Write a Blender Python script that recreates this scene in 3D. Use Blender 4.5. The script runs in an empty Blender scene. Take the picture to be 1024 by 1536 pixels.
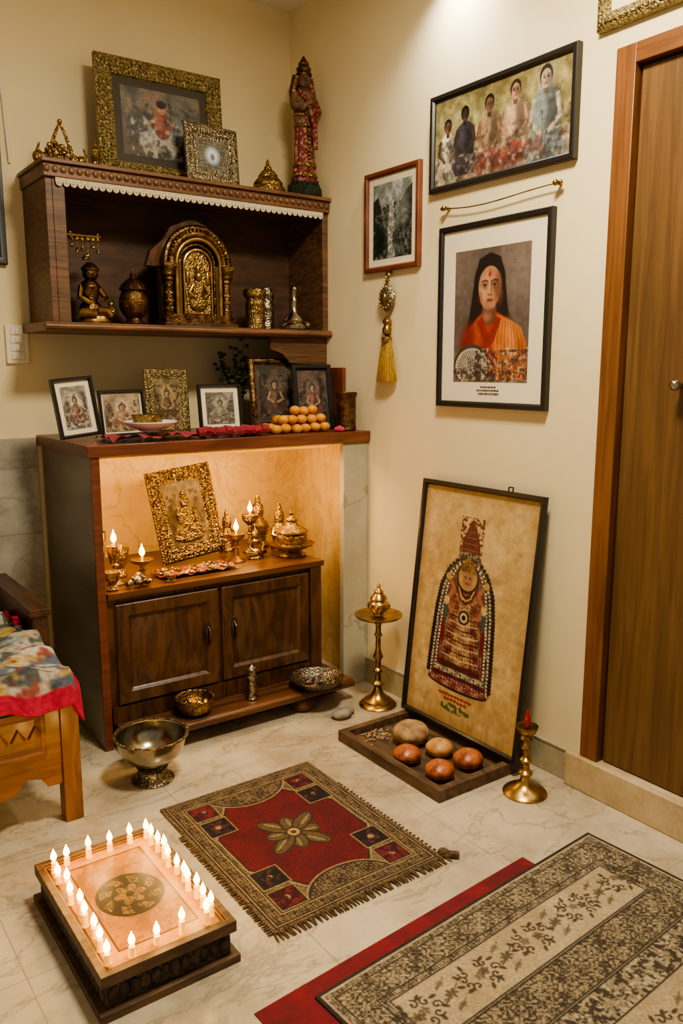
import bpy, math, random
import numpy as np
from mathutils import Matrix, Vector
random.seed(7); rng=np.random.default_rng(7)
D=bpy.data; SC=bpy.context.scene; COL=SC.collection
rad=math.radians
def l1(c):
    c=c/255.; return c/12.92 if c<=.04045 else ((c+.055)/1.055)**2.4
def H(r,g,b): return (l1(r),l1(g),l1(b),1)
# ---------------------------------------------------------------- materials
def mat(name,col,rough=.5,metal=0,col2=None,cs=5,st=(1,1,1),lo=.35,hi=.65,bump=0,bs=60,bk='noise',bd=.004,coat=0,emis=None,es=0,detail=6,dist=0,attr=False,sheen=0):
    m=D.materials.new(name); m.use_nodes=True; nt=m.node_tree; N=nt.nodes; L=nt.links
    b=N['Principled BSDF']; b.inputs['Roughness'].default_value=rough; b.inputs['Metallic'].default_value=metal
    b.inputs['Coat Weight'].default_value=coat; b.inputs['Coat Roughness'].default_value=.15
    b.inputs['Sheen Weight'].default_value=sheen
    b.inputs['Base Color'].default_value=col
    tc=N.new('ShaderNodeTexCoord'); mp=N.new('ShaderNodeMapping'); mp.inputs['Scale'].default_value=st
    L.new(tc.outputs['Object'],mp.inputs[0])
    if attr:
        a=N.new('ShaderNodeAttribute'); a.attribute_name='Col'; L.new(a.outputs['Color'],b.inputs['Base Color'])
    elif col2:
        n=N.new('ShaderNodeTexNoise'); n.inputs['Scale'].default_value=cs; n.inputs['Detail'].default_value=detail; n.inputs['Distortion'].default_value=dist
        L.new(mp.outputs[0],n.inputs['Vector'])
        r=N.new('ShaderNodeValToRGB'); r.color_ramp.elements[0].position=lo; r.color_ramp.elements[1].position=hi
        r.color_ramp.elements[0].color=col; r.color_ramp.elements[1].color=col2
        L.new(n.outputs['Fac'],r.inputs[0]); L.new(r.outputs[0],b.inputs['Base Color'])
    if bump:
        if bk=='noise':
            t=N.new('ShaderNodeTexNoise'); t.inputs['Detail'].default_value=4; o=t.outputs['Fac']
        else:
            t=N.new('ShaderNodeTexVoronoi'); o=t.outputs['Distance']
        t.inputs['Scale'].default_value=bs; L.new(mp.outputs[0],t.inputs['Vector'])
        bp=N.new('ShaderNodeBump'); bp.inputs['Strength'].default_value=bump; bp.inputs['Distance'].default_value=bd
        L.new(o,bp.inputs['Height']); L.new(bp.outputs[0],b.inputs['Normal'])
    if emis:
        b.inputs['Emission Color'].default_value=emis; b.inputs['Emission Strength'].default_value=es
    return m
def marble(name,base,dark,vein,sc=2.5,tile=None,joint=(0.2,.19,.17,1),rough=.25,vw=.03,plane='xy',off=(0,0,0),vm=.6):
    m=D.materials.new(name); m.use_nodes=True; nt=m.node_tree; N=nt.nodes; L=nt.links
    b=N['Principled BSDF']; b.inputs['Roughness'].default_value=rough
    tc=N.new('ShaderNodeTexCoord')
    n1=N.new('ShaderNodeTexNoise'); n1.inputs['Scale'].default_value=sc; n1.inputs['Detail'].default_value=10; n1.inputs['Roughness'].default_value=.68
    L.new(tc.outputs['Object'],n1.inputs['Vector'])
    r1=N.new('ShaderNodeValToRGB'); r1.color_ramp.elements[0].position=.38; r1.color_ramp.elements[1].position=.62
    r1.color_ramp.elements[0].color=dark; r1.color_ramp.elements[1].color=base; L.new(n1.outputs['Fac'],r1.inputs[0])
    n2=N.new('ShaderNodeTexNoise'); n2.inputs['Scale'].default_value=sc*.8; n2.inputs['Detail'].default_value=8; n2.inputs['Distortion'].default_value=.8; n2.inputs['Roughness'].default_value=.6
    mp=N.new('ShaderNodeMapping'); mp.inputs['Location'].default_value=(3.1,5.2,1.7); mp.inputs['Rotation'].default_value=(.2,.4,.6); mp.inputs['Scale'].default_value=(1,2.2,1)
    L.new(tc.outputs['Object'],mp.inputs[0]); L.new(mp.outputs[0],n2.inputs['Vector'])
    s=N.new('ShaderNodeMath'); s.operation='SUBTRACT'; s.inputs[1].default_value=.5; L.new(n2.outputs['Fac'],s.inputs[0])
    a=N.new('ShaderNodeMath'); a.operation='ABSOLUTE'; L.new(s.outputs[0],a.inputs[0])
    r2=N.new('ShaderNodeValToRGB'); r2.color_ramp.elements[0].position=0; r2.color_ramp.elements[1].position=vw
    r2.color_ramp.elements[0].color=(vm,vm,vm,1); r2.color_ramp.elements[1].color=(0,0,0,1); L.new(a.outputs[0],r2.inputs[0])
    mx=N.new('ShaderNodeMixRGB'); L.new(r2.outputs[0],mx.inputs[0]); L.new(r1.outputs[0],mx.inputs[1]); mx.inputs[2].default_value=vein
    out=mx.outputs[0]
    if tile:
        mp2=N.new('ShaderNodeMapping'); L.new(tc.outputs['Object'],mp2.inputs[0]); mp2.inputs['Location'].default_value=off
        if plane=='xz': mp2.inputs['Rotation'].default_value=(-math.pi/2,0,0)
        if plane=='yz': mp2.inputs['Rotation'].default_value=(0,math.pi/2,0)
        bt=N.new('ShaderNodeTexBrick'); bt.offset=0; bt.inputs['Scale'].default_value=1
        bt.inputs['Brick Width'].default_value=tile[0]; bt.inputs['Row Height'].default_value=tile[1]
        bt.inputs['Mortar Size'].default_value=.0014; bt.inputs['Mortar Smooth'].default_value=.3
        L.new(mp2.outputs[0],bt.inputs['Vector'])
        m2=N.new('ShaderNodeMixRGB'); L.new(bt.outputs['Fac'],m2.inputs[0]); L.new(out,m2.inputs[1]); m2.inputs[2].default_value=joint
        out=m2.outputs[0]
    L.new(out,b.inputs['Base Color'])
    return m
M={}
M['wall']=mat('wall_plaster',H(228,212,172),.85,col2=H(222,205,164),cs=1.5,bump=.08,bs=40)
M['ceil']=mat('ceiling_plaster',H(230,222,205),.9,bump=.05)
M['floor']=marble('floor_marble',H(204,190,164),H(166,151,126),H(122,109,88),2.6,(.62,.62),H(152,139,116),.2,.018,off=(.13,.25,0),vm=.5)
M['gmarble']=marble('grey_marble',H(184,177,160),H(150,146,132),H(105,104,96),3,(5,.27),(.16,.155,.14,1),.3,.03,'xz',(0,0.07,0),vm=.4)
M['stile']=marble('vein_marble',H(182,175,154),H(160,153,132),H(90,90,80),2.4,None,rough=.3,vw=.02,vm=.45)
M['skirt']=marble('skirting_stone',H(180,170,142),H(156,147,120),H(125,118,95),5,None,rough=.35,vm=.3)
M['sill']=marble('sill_stone',H(200,180,144),H(176,154,118),H(150,125,90),6,None,rough=.35,vm=.3)
M['niche']=marble('niche_lining',H(226,198,138),H(210,176,114),H(160,120,70),5,None,rough=.45,vw=.025,vm=.4)
M['wood']=mat('shelf_wood',H(110,78,50),.45,col2=H(74,51,34),cs=4,st=(1,3,14),bump=.15,bs=30,dist=1.2)
M['woodh']=mat('shelf_wood_h',H(124,86,56),.42,col2=H(84,57,38),cs=4,st=(1.2,14,14),bump=.15,bs=30,dist=1)
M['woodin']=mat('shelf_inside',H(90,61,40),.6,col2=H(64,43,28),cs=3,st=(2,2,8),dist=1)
M['wooddk']=mat('cabinet_wood',H(94,62,34),.35,col2=H(54,34,19),cs=4,st=(6,6,1.3),bump=.1,bs=30,dist=1.4,coat=.2)
M['woodpl']=mat('platform_wood',H(104,66,37),.38,col2=H(68,42,23),cs=4,st=(1,10,10),coat=.2)
M['lam']=mat('grey_laminate',H(116,103,83),.3,col2=H(92,79,61),cs=2.5,st=(1,1,4),coat=.3)
M['redwood']=mat('red_wood_edge',H(118,66,42),.4,col2=H(90,47,30),cs=5,st=(1,10,10),coat=.2)
M['door']=mat('door_wood',H(110,80,46),.45,col2=H(88,62,34),cs=5,st=(9,9,.5),dist=.6,bump=.05,bs=40)
M['doorf']=mat('door_frame_wood',H(128,82,45),.4,col2=H(100,62,32),cs=5,st=(9,9,.6),dist=.8,coat=.15)
M['doorfh']=mat('door_frame_wood_h',H(128,82,45),.4,col2=H(100,62,32),cs=5,st=(9,.6,9),dist=.8,coat=.15)
M['bedw']=mat('bed_wood',H(136,88,44),.4,col2=H(100,62,29),cs=4,st=(1.2,8,8),dist=1,coat=.2)
M['bedwv']=mat('bed_wood_v',H(136,88,44),.4,col2=H(100,62,29),cs=4,st=(8,8,1.2),dist=1,coat=.2)
M['raildk']=mat('bed_rail_wood',H(88,56,35),.4,col2=H(58,36,23),cs=4,st=(8,1,8))
M['black']=mat('black_frame',H(30,26,24),.35,coat=.2)
M['frbrown']=mat('brown_frame',H(120,64,40),.35,col2=H(92,46,28),cs=10,coat=.3)
M['matte']=mat('mount_board',H(224,212,186),.8)
M['matteg']=mat('mount_board_dark',H(70,62,52),.7)
M['brass']=mat('brass',H(186,156,98),.3,1,col2=H(144,112,62),cs=25,bump=.15,bs=90,bd=.002)
M['brasso']=mat('brass_ornate',H(184,154,98),.36,1,col2=H(110,83,46),cs=60,bump=.9,bs=150,bk='vor',bd=.004)
M['bronze']=mat('bronze_dark',H(132,102,68),.4,1,col2=H(72,52,34),cs=40,bump=.6,bs=150,bk='vor',bd=.003)
M['gilt']=mat('gilt_frame',H(182,164,114),.45,.6,col2=H(100,84,50),cs=110,bump=1,bs=130,bk='vor',bd=.006)
M['silver']=mat('old_silver',H(180,168,140),.38,.9,col2=H(96,86,66),cs=120,bump=.9,bs=150,bk='vor',bd=.004)
M['agold']=mat('antique_gold',H(156,130,84),.4,1,col2=H(74,56,32),cs=90,bump=1,bs=140,bk='vor',bd=.005)
M['steel']=mat('steel',H(186,178,158),.2,1,col2=H(140,130,112),cs=12)
M['steelo']=mat('steel_engraved',H(176,166,144),.35,1,col2=H(90,81,68),cs=80,bump=.6,bs=120,bk='vor')
M['carved']=mat('carved_wood',H(84,65,49),.55,col2=H(42,31,24),cs=30,bump=1,bs=45,bk='vor',bd=.012)
M['plw']=mat('plinth_wood',H(104,79,54),.5,col2=H(67,49,33),cs=6,st=(2,8,8),bump=.3,bs=40)
M['tray']=mat('tray_wood',H(106,82,58),.6,col2=H(66,49,34),cs=6,st=(6,1.5,6),bump=.4,bs=40)
M['ivoryglow']=mat('ivory_wax_glow',H(245,200,120),.5,emis=H(255,158,50),es=.9)  # orange emission on candle wax imitates flame light; strip lamp shares it
M['flame']=mat('flame',H(255,200,110),.5,emis=(1,.62,.16,1),es=17)
M['redtip']=mat('red_glass',H(150,20,20),.25,coat=.5)
M['red']=mat('red_cloth',H(124,18,32),.9,col2=H(92,11,23),cs=14,bump=.4,bs=40,bd=.01,sheen=.1)
M['redc']=mat('crimson_cloth',H(158,26,46),.85,col2=H(112,14,30),cs=16,bump=.5,bs=50,bd=.01,sheen=.2)
M['pink']=mat('pink_trim',H(180,40,72),.8,sheen=.3)
M['lace']=mat('lace',H(206,196,170),.85,col2=H(140,124,98),cs=260,lo=.5,hi=.68,bump=.8,bs=160,bk='vor')
M['white']=mat('white_ceramic',H(225,222,212),.25,coat=.4)
M['plastic']=mat('switch_plastic',H(222,214,190),.4)
M['orange']=mat('laddu_orange',H(216,152,40),.6,col2=H(190,114,18),cs=40,bump=.6,bs=140)
M['bun']=mat('bun_red',H(172,98,54),.4,col2=H(116,52,27),cs=22,bump=.7,bs=40,bd=.006,coat=.2,lo=.4,hi=.6)
M['bunt']=mat('bun_golden',H(198,150,90),.5,col2=H(154,98,50),cs=22,bump=.7,bs=40,bd=.006)
M['coco']=mat('coconut_husk',H(180,150,108),.7,col2=H(114,86,56),cs=22,bump=1,bs=24,bd=.014)
M['leaf']=mat('leaf',H(62,76,38),.6,col2=H(40,52,26),cs=20)
M['skin']=mat('carved_skin',H(128,94,68),.55,col2=H(78,54,38),cs=40,bump=.9,bs=100,bk='vor')
M['redpat']=mat('red_brocade',H(110,24,36),.7,col2=H(160,130,92),cs=75,lo=.52,hi=.62,bump=.3)
M['green']=mat('moss',H(44,56,34),.95,col2=H(28,30,20),cs=60,bump=1,bs=120,bd=.01)
M['stone']=mat('stone',H(150,142,124),.8,col2=H(110,102,86),cs=20,bump=.5)
M['tassel']=mat('gold_tassel',H(190,150,60),.7,col2=H(130,96,32),cs=60,st=(6,6,.4),bump=.6,bs=60)
M['paint']=mat('painted_picture',(1,1,1,1),.4,attr=True)
M['rugm']=mat('woven_textile',(1,1,1,1),.95,attr=True,bump=.5,bs=350,bd=.002)
M['emit']=mat('lamp_glow',(1,1,1,1),.5,emis=(1,.93,.8,1),es=6)
M['fringe']=mat('fringe',H(112,90,58),.9,col2=H(60,46,32),cs=80)
# ---------------------------------------------------------------- mesh builder
class Ob:
    def __init__(s,name): s.name=name; s.V=[];s.C=[];s.F=[];s.n=0;s.m=[];s.M=Matrix.Identity(4)
    def T(s,loc=(0,0,0),rz=0,rx=0,ry=0,sc=1):
        s.M=Matrix.Translation(loc)@Matrix.Rotation(rad(rz),4,'Z')@Matrix.Rotation(rad(rx),4,'X')@Matrix.Rotation(rad(ry),4,'Y')@Matrix.Scale(sc,4); return s
    def add(s,v,faces,m,smooth=True,cols=None):
        v=np.asarray(v,float).reshape(-1,3); A=np.array(s.M)
        v=v@A[:3,:3].T+A[:3,3]
        if m not in s.m: s.m.append(m)
        k=s.m.index(m)
        if isinstance(faces,np.ndarray): lp=faces.reshape(-1); tot=np.full(len(faces),faces.shape[1])
        else: lp=np.array([i for f in faces for i in f]); tot=np.array([len(f) for f in faces])
        s.V.append(v); s.C.append(np.ones((len(v),3)) if cols is None else cols)
        s.F.append((lp+s.n,tot,k,smooth)); s.n+=len(v)
    def box(s,x0,x1,y0,y1,z0,z1,m):
        v=[(x,y,z) for z in (z0,z1) for y in (y0,y1) for x in (x0,x1)]
        s.add(v,[(0,2,3,1),(4,5,7,6),(0,1,5,4),(2,6,7,3),(0,4,6,2),(1,3,7,5)],m,False)
    def rim(s,x0,x1,y0,y1,w,z0,z1,m): # horizontal rectangular rim, mitred, no overlaps
        V=[]
        for (i,z) in ((0,z0),(0,z1),(w,z1),(w,z0)):
            V+=[(x0+i,y0+i,z),(x1-i,y0+i,z),(x1-i,y1-i,z),(x0+i,y1-i,z)]
        F=[(k*4+j,k*4+(j+1)%4,((k+1)%4)*4+(j+1)%4,((k+1)%4)*4+j) for k in range(4) for j in range(4)]
        s.add(V,F,m,False)
    def lathe(s,prof,loc,m,seg=28,sx=1,sy=1,fl=0,fk=12,cap=True):
        n=len(prof); th=np.arange(seg)*2*math.pi/seg; V=[]
        for r,z in prof:
            r=max(r,1e-4); rr=r*(1+fl*np.cos(fk*th))
            V.append(np.stack([loc[0]+rr*np.cos(th)*sx,loc[1]+rr*np.sin(th)*sy,np.full(seg,loc[2]+z)],1))
        F=[(i*seg+j,i*seg+(j+1)%seg,(i+1)*seg+(j+1)%seg,(i+1)*seg+j) for i in range(n-1) for j in range(seg)]
        if cap: F.append(tuple(range(seg))[::-1]); F.append(tuple((n-1)*seg+j for j in range(seg)))
        else: F+=[((n-1)*seg+j,(n-1)*seg+(j+1)%seg,(j+1)%seg,j) for j in range(seg)]
        s.add(np.concatenate(V),F,m,True)
    def ell(s,c,r,m,seg=16,rings=10):
        if not hasattr(r,'__len__'): r=(r,r,r)
        prof=[(math.sin(math.pi*i/rings),-math.cos(math.pi*i/rings)) for i in range(rings+1)]
        th=np.arange(seg)*2*math.pi/seg
        V=np.concatenate([np.stack([c[0]+max(p,1e-3)*np.cos(th)*r[0],c[1]+max(p,1e-3)*np.sin(th)*r[1],np.full(seg,c[2]+q*r[2])],1) for p,q in prof])
        F=[(i*seg+j,i*seg+(j+1)%seg,(i+1)*seg+(j+1)%seg,(i+1)*seg+j) for i in range(rings) for j in range(seg)]
        s.add(V,F,m,True)
    def tube(s,pts,r,m,seg=8,closed=False):
        P=[Vector(p) for p in pts]; n=len(P)
        R=r if hasattr(r,'__len__') else [r]*n
        V=[];up=None
        for i in range(n):
            a=P[(i+1)%n] if (closed or i<n-1) else P[i]; b=P[i-1] if (closed or i>0) else P[i]
            t=(a-b).normalized()
            if up is None:
                up=Vector((0,0,1)) if abs(t.z)<.9 else Vector((1,0,0))
            x=t.cross(up)
            if x.length<1e-4: x=t.orthogonal()
            x.normalize(); y=x.cross(t).normalized(); up=y
            for j in range(seg):
                q=2*math.pi*j/seg; w=P[i]+(x*math.cos(q)+y*math.sin(q))*max(R[i],1e-4); V.append(tuple(w))
        F=[(i%n*seg+j,i%n*seg+(j+1)%seg,(i+1)%n*seg+(j+1)%seg,(i+1)%n*seg+j) for i in range(n if closed else n-1) for j in range(seg)]
        if not closed: F.append(tuple(range(seg))[::-1]); F.append(tuple((n-1)*seg+j for j in range(seg)))
        s.add(V,F,m,True)
    def prism(s,poly,y0,y1,m,smooth=False):
        n=len(poly); V=[(x,y0,z) for x,z in poly]+[(x,y1,z) for x,z in poly]
        F=[tuple(range(n)),tuple(range(n,2*n))[::-1]]+[(i,i+n,(i+1)%n+n,(i+1)%n) for i in range(n)]
        s.add(V,F,m,smooth)
    def frame(s,w,h,prof,m):
        V=[]
        for i,o in prof: V+=[(-w/2+i,-o,i),(w/2-i,-o,i),(w/2-i,-o,h-i),(-w/2+i,-o,h-i)]
        F=[(k*4+j,k*4+(j+1)%4,(k+1)*4+(j+1)%4,(k+1)*4+j) for k in range(len(prof)-1) for j in range(4)]
        s.add(V,F,m,False)
    def grid(s,cv,P0,U,W,m,hf=None):
        A=cv.A; ny,nx=A.shape[:2]
        u=np.linspace(0,1,nx);v=np.linspace(0,1,ny);uu,vv=np.meshgrid(u,v)
        P=np.array(P0)+uu[...,None]*np.array(U)+vv[...,None]*np.array(W)
        if hf is not None: P=hf(uu,vv,P)
        idx=np.arange(nx*ny).reshape(ny,nx)
        F=np.stack([idx[:-1,:-1],idx[1:,:-1],idx[1:,1:],idx[:-1,1:]],-1).reshape(-1,4)
        c=np.clip(A,0,255)/255.; c=np.where(c<=.04045,c/12.92,((c+.055)/1.055)**2.4)
        s.add(P.reshape(-1,3),F,m,True,c.reshape(-1,3))
    def done(s,bevel=0,ang=38,par=None):
        me=D.meshes.new(s.name); V=np.concatenate(s.V)
        lo=V.min(0);hi=V.max(0); o=np.array([(lo[0]+hi[0])/2,(lo[1]+hi[1])/2,lo[2]]); V=V-o
        lp=np.concatenate([f[0] for f in s.F]);tot=np.concatenate([f[1] for f in s.F])
        mi=np.concatenate([np.full(len(f[1]),f[2]) for f in s.F])
        me.vertices.add(len(V)); me.vertices.foreach_set('co',V.ravel().astype(np.float32))
        me.loops.add(len(lp)); me.loops.foreach_set('vertex_index',lp.astype(np.int32))
        me.polygons.add(len(tot)); st=np.concatenate([[0],np.cumsum(tot)[:-1]]); me.polygons.foreach_set('loop_start',st.astype(np.int32))
        me.polygons.foreach_set('material_index',mi.astype(np.int32))
        for m in s.m: me.materials.append(M[m])
        me.update(calc_edges=True); me.validate()
        if any((m in('paint','rugm')) for m in s.m):
            a=me.color_attributes.new('Col','FLOAT_COLOR','POINT'); C=np.concatenate(s.C); C=np.concatenate([C,np.ones((len(C),1))],1)
            a.data.foreach_set('color',C.ravel().astype(np.float32))
        me.shade_smooth(); me.set_sharp_from_angle(angle=rad(ang))
        ob=D.objects.new(s.name,me); ob.location=tuple(o); COL.objects.link(ob)
        if par is not None: ob.parent=par; ob.location=Vector(o)-par.location
        if bevel:
            b=ob.modifiers.new('bev','BEVEL'); b.width=bevel; b.segments=2; b.limit_method='ANGLE'; b.angle_limit=rad(50)
        return ob
def plight(par,loc,e,col=(1,.56,.2),r=.015,name='glow'):
    l=D.lights.new(name,'POINT'); l.energy=e; l.color=col; l.shadow_soft_size=r
    o=D.objects.new(name,l); COL.objects.link(o); o.parent=par; o.location=Vector(loc)-par.location; return o
# ---------------------------------------------------------------- 2D painter
class Cv:
    def __init__(s,W,Hh,px,bg):
        s.W=W;s.Hh=Hh;s.px=px; nx=int(round(W/px));ny=int(round(Hh/px))
        s.X,s.Y=np.meshgrid((np.arange(nx)+.5)*W/nx,(np.arange(ny)+.5)*Hh/ny)
        s.A=np.zeros((ny,nx,3))+np.array(bg,float)
    def noise(s,sc,seed=0):
        g=np.random.default_rng(seed).random((int(s.Hh/sc)+4,int(s.W/sc)+4))
        x=np.clip(s.X/sc,0,g.shape[1]-2.01);y=np.clip(s.Y/sc,0,g.shape[0]-2.01);i=x.astype(int);j=y.astype(int);fx=x-i;fy=y-j;fx=fx*fx*(3-2*fx);fy=fy*fy*(3-2*fy)
        return (g[j,i]*(1-fx)+g[j,i+1]*fx)*(1-fy)+(g[j+1,i]*(1-fx)+g[j+1,i+1]*fx)*fy
    def mix(s,m,col,a=1):
        m=(m*a)[...,None]; s.A=s.A*(1-m)+(np.array(col,float))*m
    def aa(s,d): return np.clip(d/s.px+.5,0,1)
    def mell(s,cx,cy,rx,ry,rot=0):
        x=s.X-cx;y=s.Y-cy;c=math.cos(rad(rot));q=math.sin(rad(rot)); u=(x*c+y*q)/rx; v=(-x*q+y*c)/ry
        return s.aa((1-np.sqrt(u*u+v*v))*min(rx,ry))
    def mrect(s,x0,y0,x1,y1): return s.aa(np.minimum(np.minimum(s.X-x0,x1-s.X),np.minimum(s.Y-y0,y1-s.Y)))
    def mpoly(s,P):
        ins=np.zeros(s.X.shape,bool)
        for (x1,y1),(x2,y2) in zip(P,P[1:]+P[:1]):
            if y1==y2: continue
            ins^=((s.Y<y1)!=(s.Y<y2))&(s.X<(x2-x1)*(s.Y-y1)/(y2-y1)+x1)
        return ins.astype(float)
    def mline(s,P,w):
        m=np.zeros(s.X.shape)
        for (x1,y1),(x2,y2) in zip(P,P[1:]):
            dx,dy=x2-x1,y2-y1; t=np.clip(((s.X-x1)*dx+(s.Y-y1)*dy)/(dx*dx+dy*dy+1e-9),0,1)
            d=np.hypot(s.X-x1-t*dx,s.Y-y1-t*dy); m=np.maximum(m,s.aa(w/2-d))
        return m
    def ell(s,cx,cy,rx,ry,col,a=1,rot=0): s.mix(s.mell(cx,cy,rx,ry,rot),col,a)
    def soft(s,cx,cy,rx,ry,col,a=1,rot=0):
        x=s.X-cx;y=s.Y-cy;c=math.cos(rad(rot));q=math.sin(rad(rot)); u=(x*c+y*q)/rx; v=(-x*q+y*c)/ry
        s.mix(np.clip(1-(u*u+v*v),0,1)**1.0,col,a)
    def rect(s,x0,y0,x1,y1,col,a=1): s.mix(s.mrect(x0,y0,x1,y1),col,a)
    def poly(s,P,col,a=1): s.mix(s.mpoly(P),col,a)
    def line(s,P,w,col,a=1): s.mix(s.mline(P,w),col,a)
    def deco(s,m,col,k,ph=0,th=0.,a=1):
        x=s.X*k+ph;y=s.Y*k+ph*.7
        p=np.sin(x+1.8*np.sin(y*.9))*np.cos(y*1.1+1.6*np.sin(x*.8))+.25*np.sin(3*x)*np.sin(3*y)
        s.mix(m*np.clip((p-th)*4+.5,0,1),col,a)
    def mott(s,m,col,sc,seed,th=.5,a=1,hard=9):
        n=.6*s.noise(sc,seed)+.4*s.noise(sc*.45,seed+1); s.mix(m*np.clip((n-th)*hard+.5,0,1),col,a)
    def blur(s,n=1):
        for _ in range(n):
            P=np.pad(s.A,((1,1),(1,1),(0,0)),'edge'); s.A=(2*P[1:-1,1:-1]+P[:-2,1:-1]+P[2:,1:-1]+P[1:-1,:-2]+P[1:-1,2:])/6
    def paste(s,mask,cx,cy,col,a=1):
        h,w=mask.shape; i=int(cx/s.px-w/2); j=int(cy/s.px-h/2); H2,W2=s.A.shape[:2]
        i0,j0=max(i,0),max(j,0); i1,j1=min(i+w,W2),min(j+h,H2)
        if i1<=i0 or j1<=j0: return
        m=mask[j0-j:j1-j,i0-i:i1-i][...,None]*a; s.A[j0:j1,i0:i1]=s.A[j0:j1,i0:i1]*(1-m)+np.array(col,float)*m
    def grain(s,amt,seed=3,sc=None):
        n=s.noise(sc or s.px*2,seed)-.5; s.A=s.A*(1+n[...,None]*amt)
def icon(seed,W=30,Hh=40,bg=(150,132,100),fg=(60,44,34),robe=(150,60,40),px=.3,mono=False):
    c=Cv(W,Hh,px,bg); o=np.ones(c.X.shape)
    c.mott(o,tuple(v*.62 for v in bg),W/4,seed,.5,.8,4); cx=W/2
    c.mott(c.mrect(W*.08,Hh*.6,W*.92,Hh*.97),tuple(min(255,v*1.2) for v in bg),W/14,seed+4,.54,.8)
    c.mott(c.mrect(W*.05,Hh*.15,W*.95,Hh*.97),fg,W/14,seed+7,.56,.85)
    c.soft(cx,Hh*.34,W*.30,W*.32,tuple(min(255,v*1.3) for v in bg),.95)
    c.ell(cx,Hh*.74,W*.34,Hh*.13,robe,.9); c.ell(cx,Hh*.58,W*.17,Hh*.18,robe,.95)
    c.soft(cx-W*.05,Hh*.56,W*.12,Hh*.16,tuple(min(255,v*1.4+20) for v in robe),.7); c.soft(cx+W*.1,Hh*.64,W*.1,Hh*.16,fg,.7)
    sk=(168,130,96)
    for sg in (-1,1): c.line([(cx+sg*W*.15,Hh*.48),(cx+sg*W*.22,Hh*.6),(cx+sg*W*.06,Hh*.66)],W*.055,sk)
    c.ell(cx,Hh*.33,W*.105,Hh*.095,fg); c.ell(cx,Hh*.35,W*.075,Hh*.07,sk); c.soft(cx+W*.04,Hh*.36,W*.05,Hh*.06,fg,.5); c.poly([(cx-W*.08,Hh*.30),(cx+W*.08,Hh*.30),(cx,Hh*.17)],tuple(v*.6+50 for v in fg))
    c.mott(c.mrect(W*.25,Hh*.45,W*.75,Hh*.9),tuple(min(255,v*1.2) for v in bg),W/20,seed+17,.66,.7)
    if mono:
        g=c.A.mean(2,keepdims=True); c.A=g*np.array([1.02,.97,.86])
    c.A=c.A*.7+c.A.mean(2,keepdims=True)*np.array([1.05,.98,.86])*.3
    c.blur(1); c.grain(.3); return c
def picture(o,w,h,prof,fm,cv,mount=0,mm='matte',back=.004):
    ins=prof[-1][0]; dep=prof[-1][1]
    o.box(-w/2+.002,w/2-.002,-.004,0,.002,h-.002,'black')
    o.frame(w,h,prof,fm)
    if mount: o.add([(-w/2+ins,-dep,ins),(w/2-ins,-dep,ins),(w/2-ins,-dep,h-ins),(-w/2+ins,-dep,h-ins)],[(0,1,2,3)],mm,False); 
    q=ins+mount; d=dep+(.001 if mount else 0)
    o.grid(cv,(-w/2+q,-d,h-q),(w-2*q,0,0),(0,0,-(h-2*q)),'paint')
def flatp(b,dp=.018): return [(0,0),(0,dp),(.003,dp+.003),(b*.7,dp+.003),(b,dp-.004),(b,dp-.010)]
def ornp(b,dp=.03): return [(0,0),(0,dp*.6),(b*.12,dp*.8),(b*.25,dp),(b*.5,dp*1.1),(b*.75,dp*.9),(b*.85,dp*.6),(b,dp*.55),(b,dp*.4)]
def studs(o,w,h,i,y,r,step,m):
    for L,hor in ((w-2*i,1),(h-2*i,0)):
        n=max(2,int(L/step))
        for k in range(n+1):
            t=-L/2+L*k/n
            for sg in (-1,1):
                c=(t,y,h/2+sg*(h/2-i)) if hor else (sg*(w/2-i),y,h/2+t)
                rr=r*(1 if k%2 else .7); o.ell(c,(rr,rr*.7,rr),m,8,5)
# ================================================================ ROOM
o=Ob('floor'); o.box(-3.6,.3,-4.2,.2,-.1,0,'floor'); o.done()
o=Ob('wall_back'); o.box(-3.6,0.12,0,.12,0,3,'wall'); o.done()
o=Ob('ceiling'); o.box(-3.6,.3,-4.2,.12,3,3.1,'ceil'); o.done()
o=Ob('wall_right'); o.box(0,.12,-1.80,0,0,3,'wall'); o.done()
o=Ob('wall_right'); o.box(0,.12,-2.85,-1.80,2.324,3,'wall'); o.done()
o=Ob('wall_right'); o.box(0,.12,-4.2,-2.85,0,3,'wall'); o.done()
o=Ob('baseboard_right'); o.box(-.012,0,-1.752,-.606,0,.108,'skirt'); o.box(-.015,0,-1.752,-.606,.108,.116,'skirt'); o.done(.002)
o=Ob('trim_sill'); o.box(-.03,0,-2.9,-1.752,0,.118,'sill'); o.box(0,.12,-2.85,-1.80,0,.118,'sill'); o.done(.004)
o=Ob('door_1')
o.box(-.014,.08,-1.868,-1.801,.118,2.323,'doorf'); o.box(-.014,.08,-2.849,-2.782,.118,2.323,'doorf'); o.box(-.014,.08,-2.782,-1.868,2.268,2.323,'doorfh')
o.box(.012,.05,-2.776,-1.874,.122,2.262,'door'); o.box(.05,.06,-2.79,-1.86,.12,2.27,'black')
o.tube([(.014,-2.07,1.357),(-.02,-2.07,1.357)],[.01,.008],'steel',12); o.ell((-.028,-2.07,1.357),.016,'steel')
o.done(.002)
o=Ob('wall_tile_wainscot'); o.box(-3.6,-1.243,-.012,0,0,1.13,'gmarble'); o.done(.002)
o=Ob('switchboard'); o.box(-1.335,-1.25,-.014,0,1.425,1.575,'plastic')
for i in range(4): o.box(-1.318,-1.268,-.018,-.012,1.44+i*.032,1.465+i*.032,'plastic'); o.box(-1.3,-1.286,-.023,-.016,1.443+i*.032,1.462+i*.032,'plastic')
o.done(.002)
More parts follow.
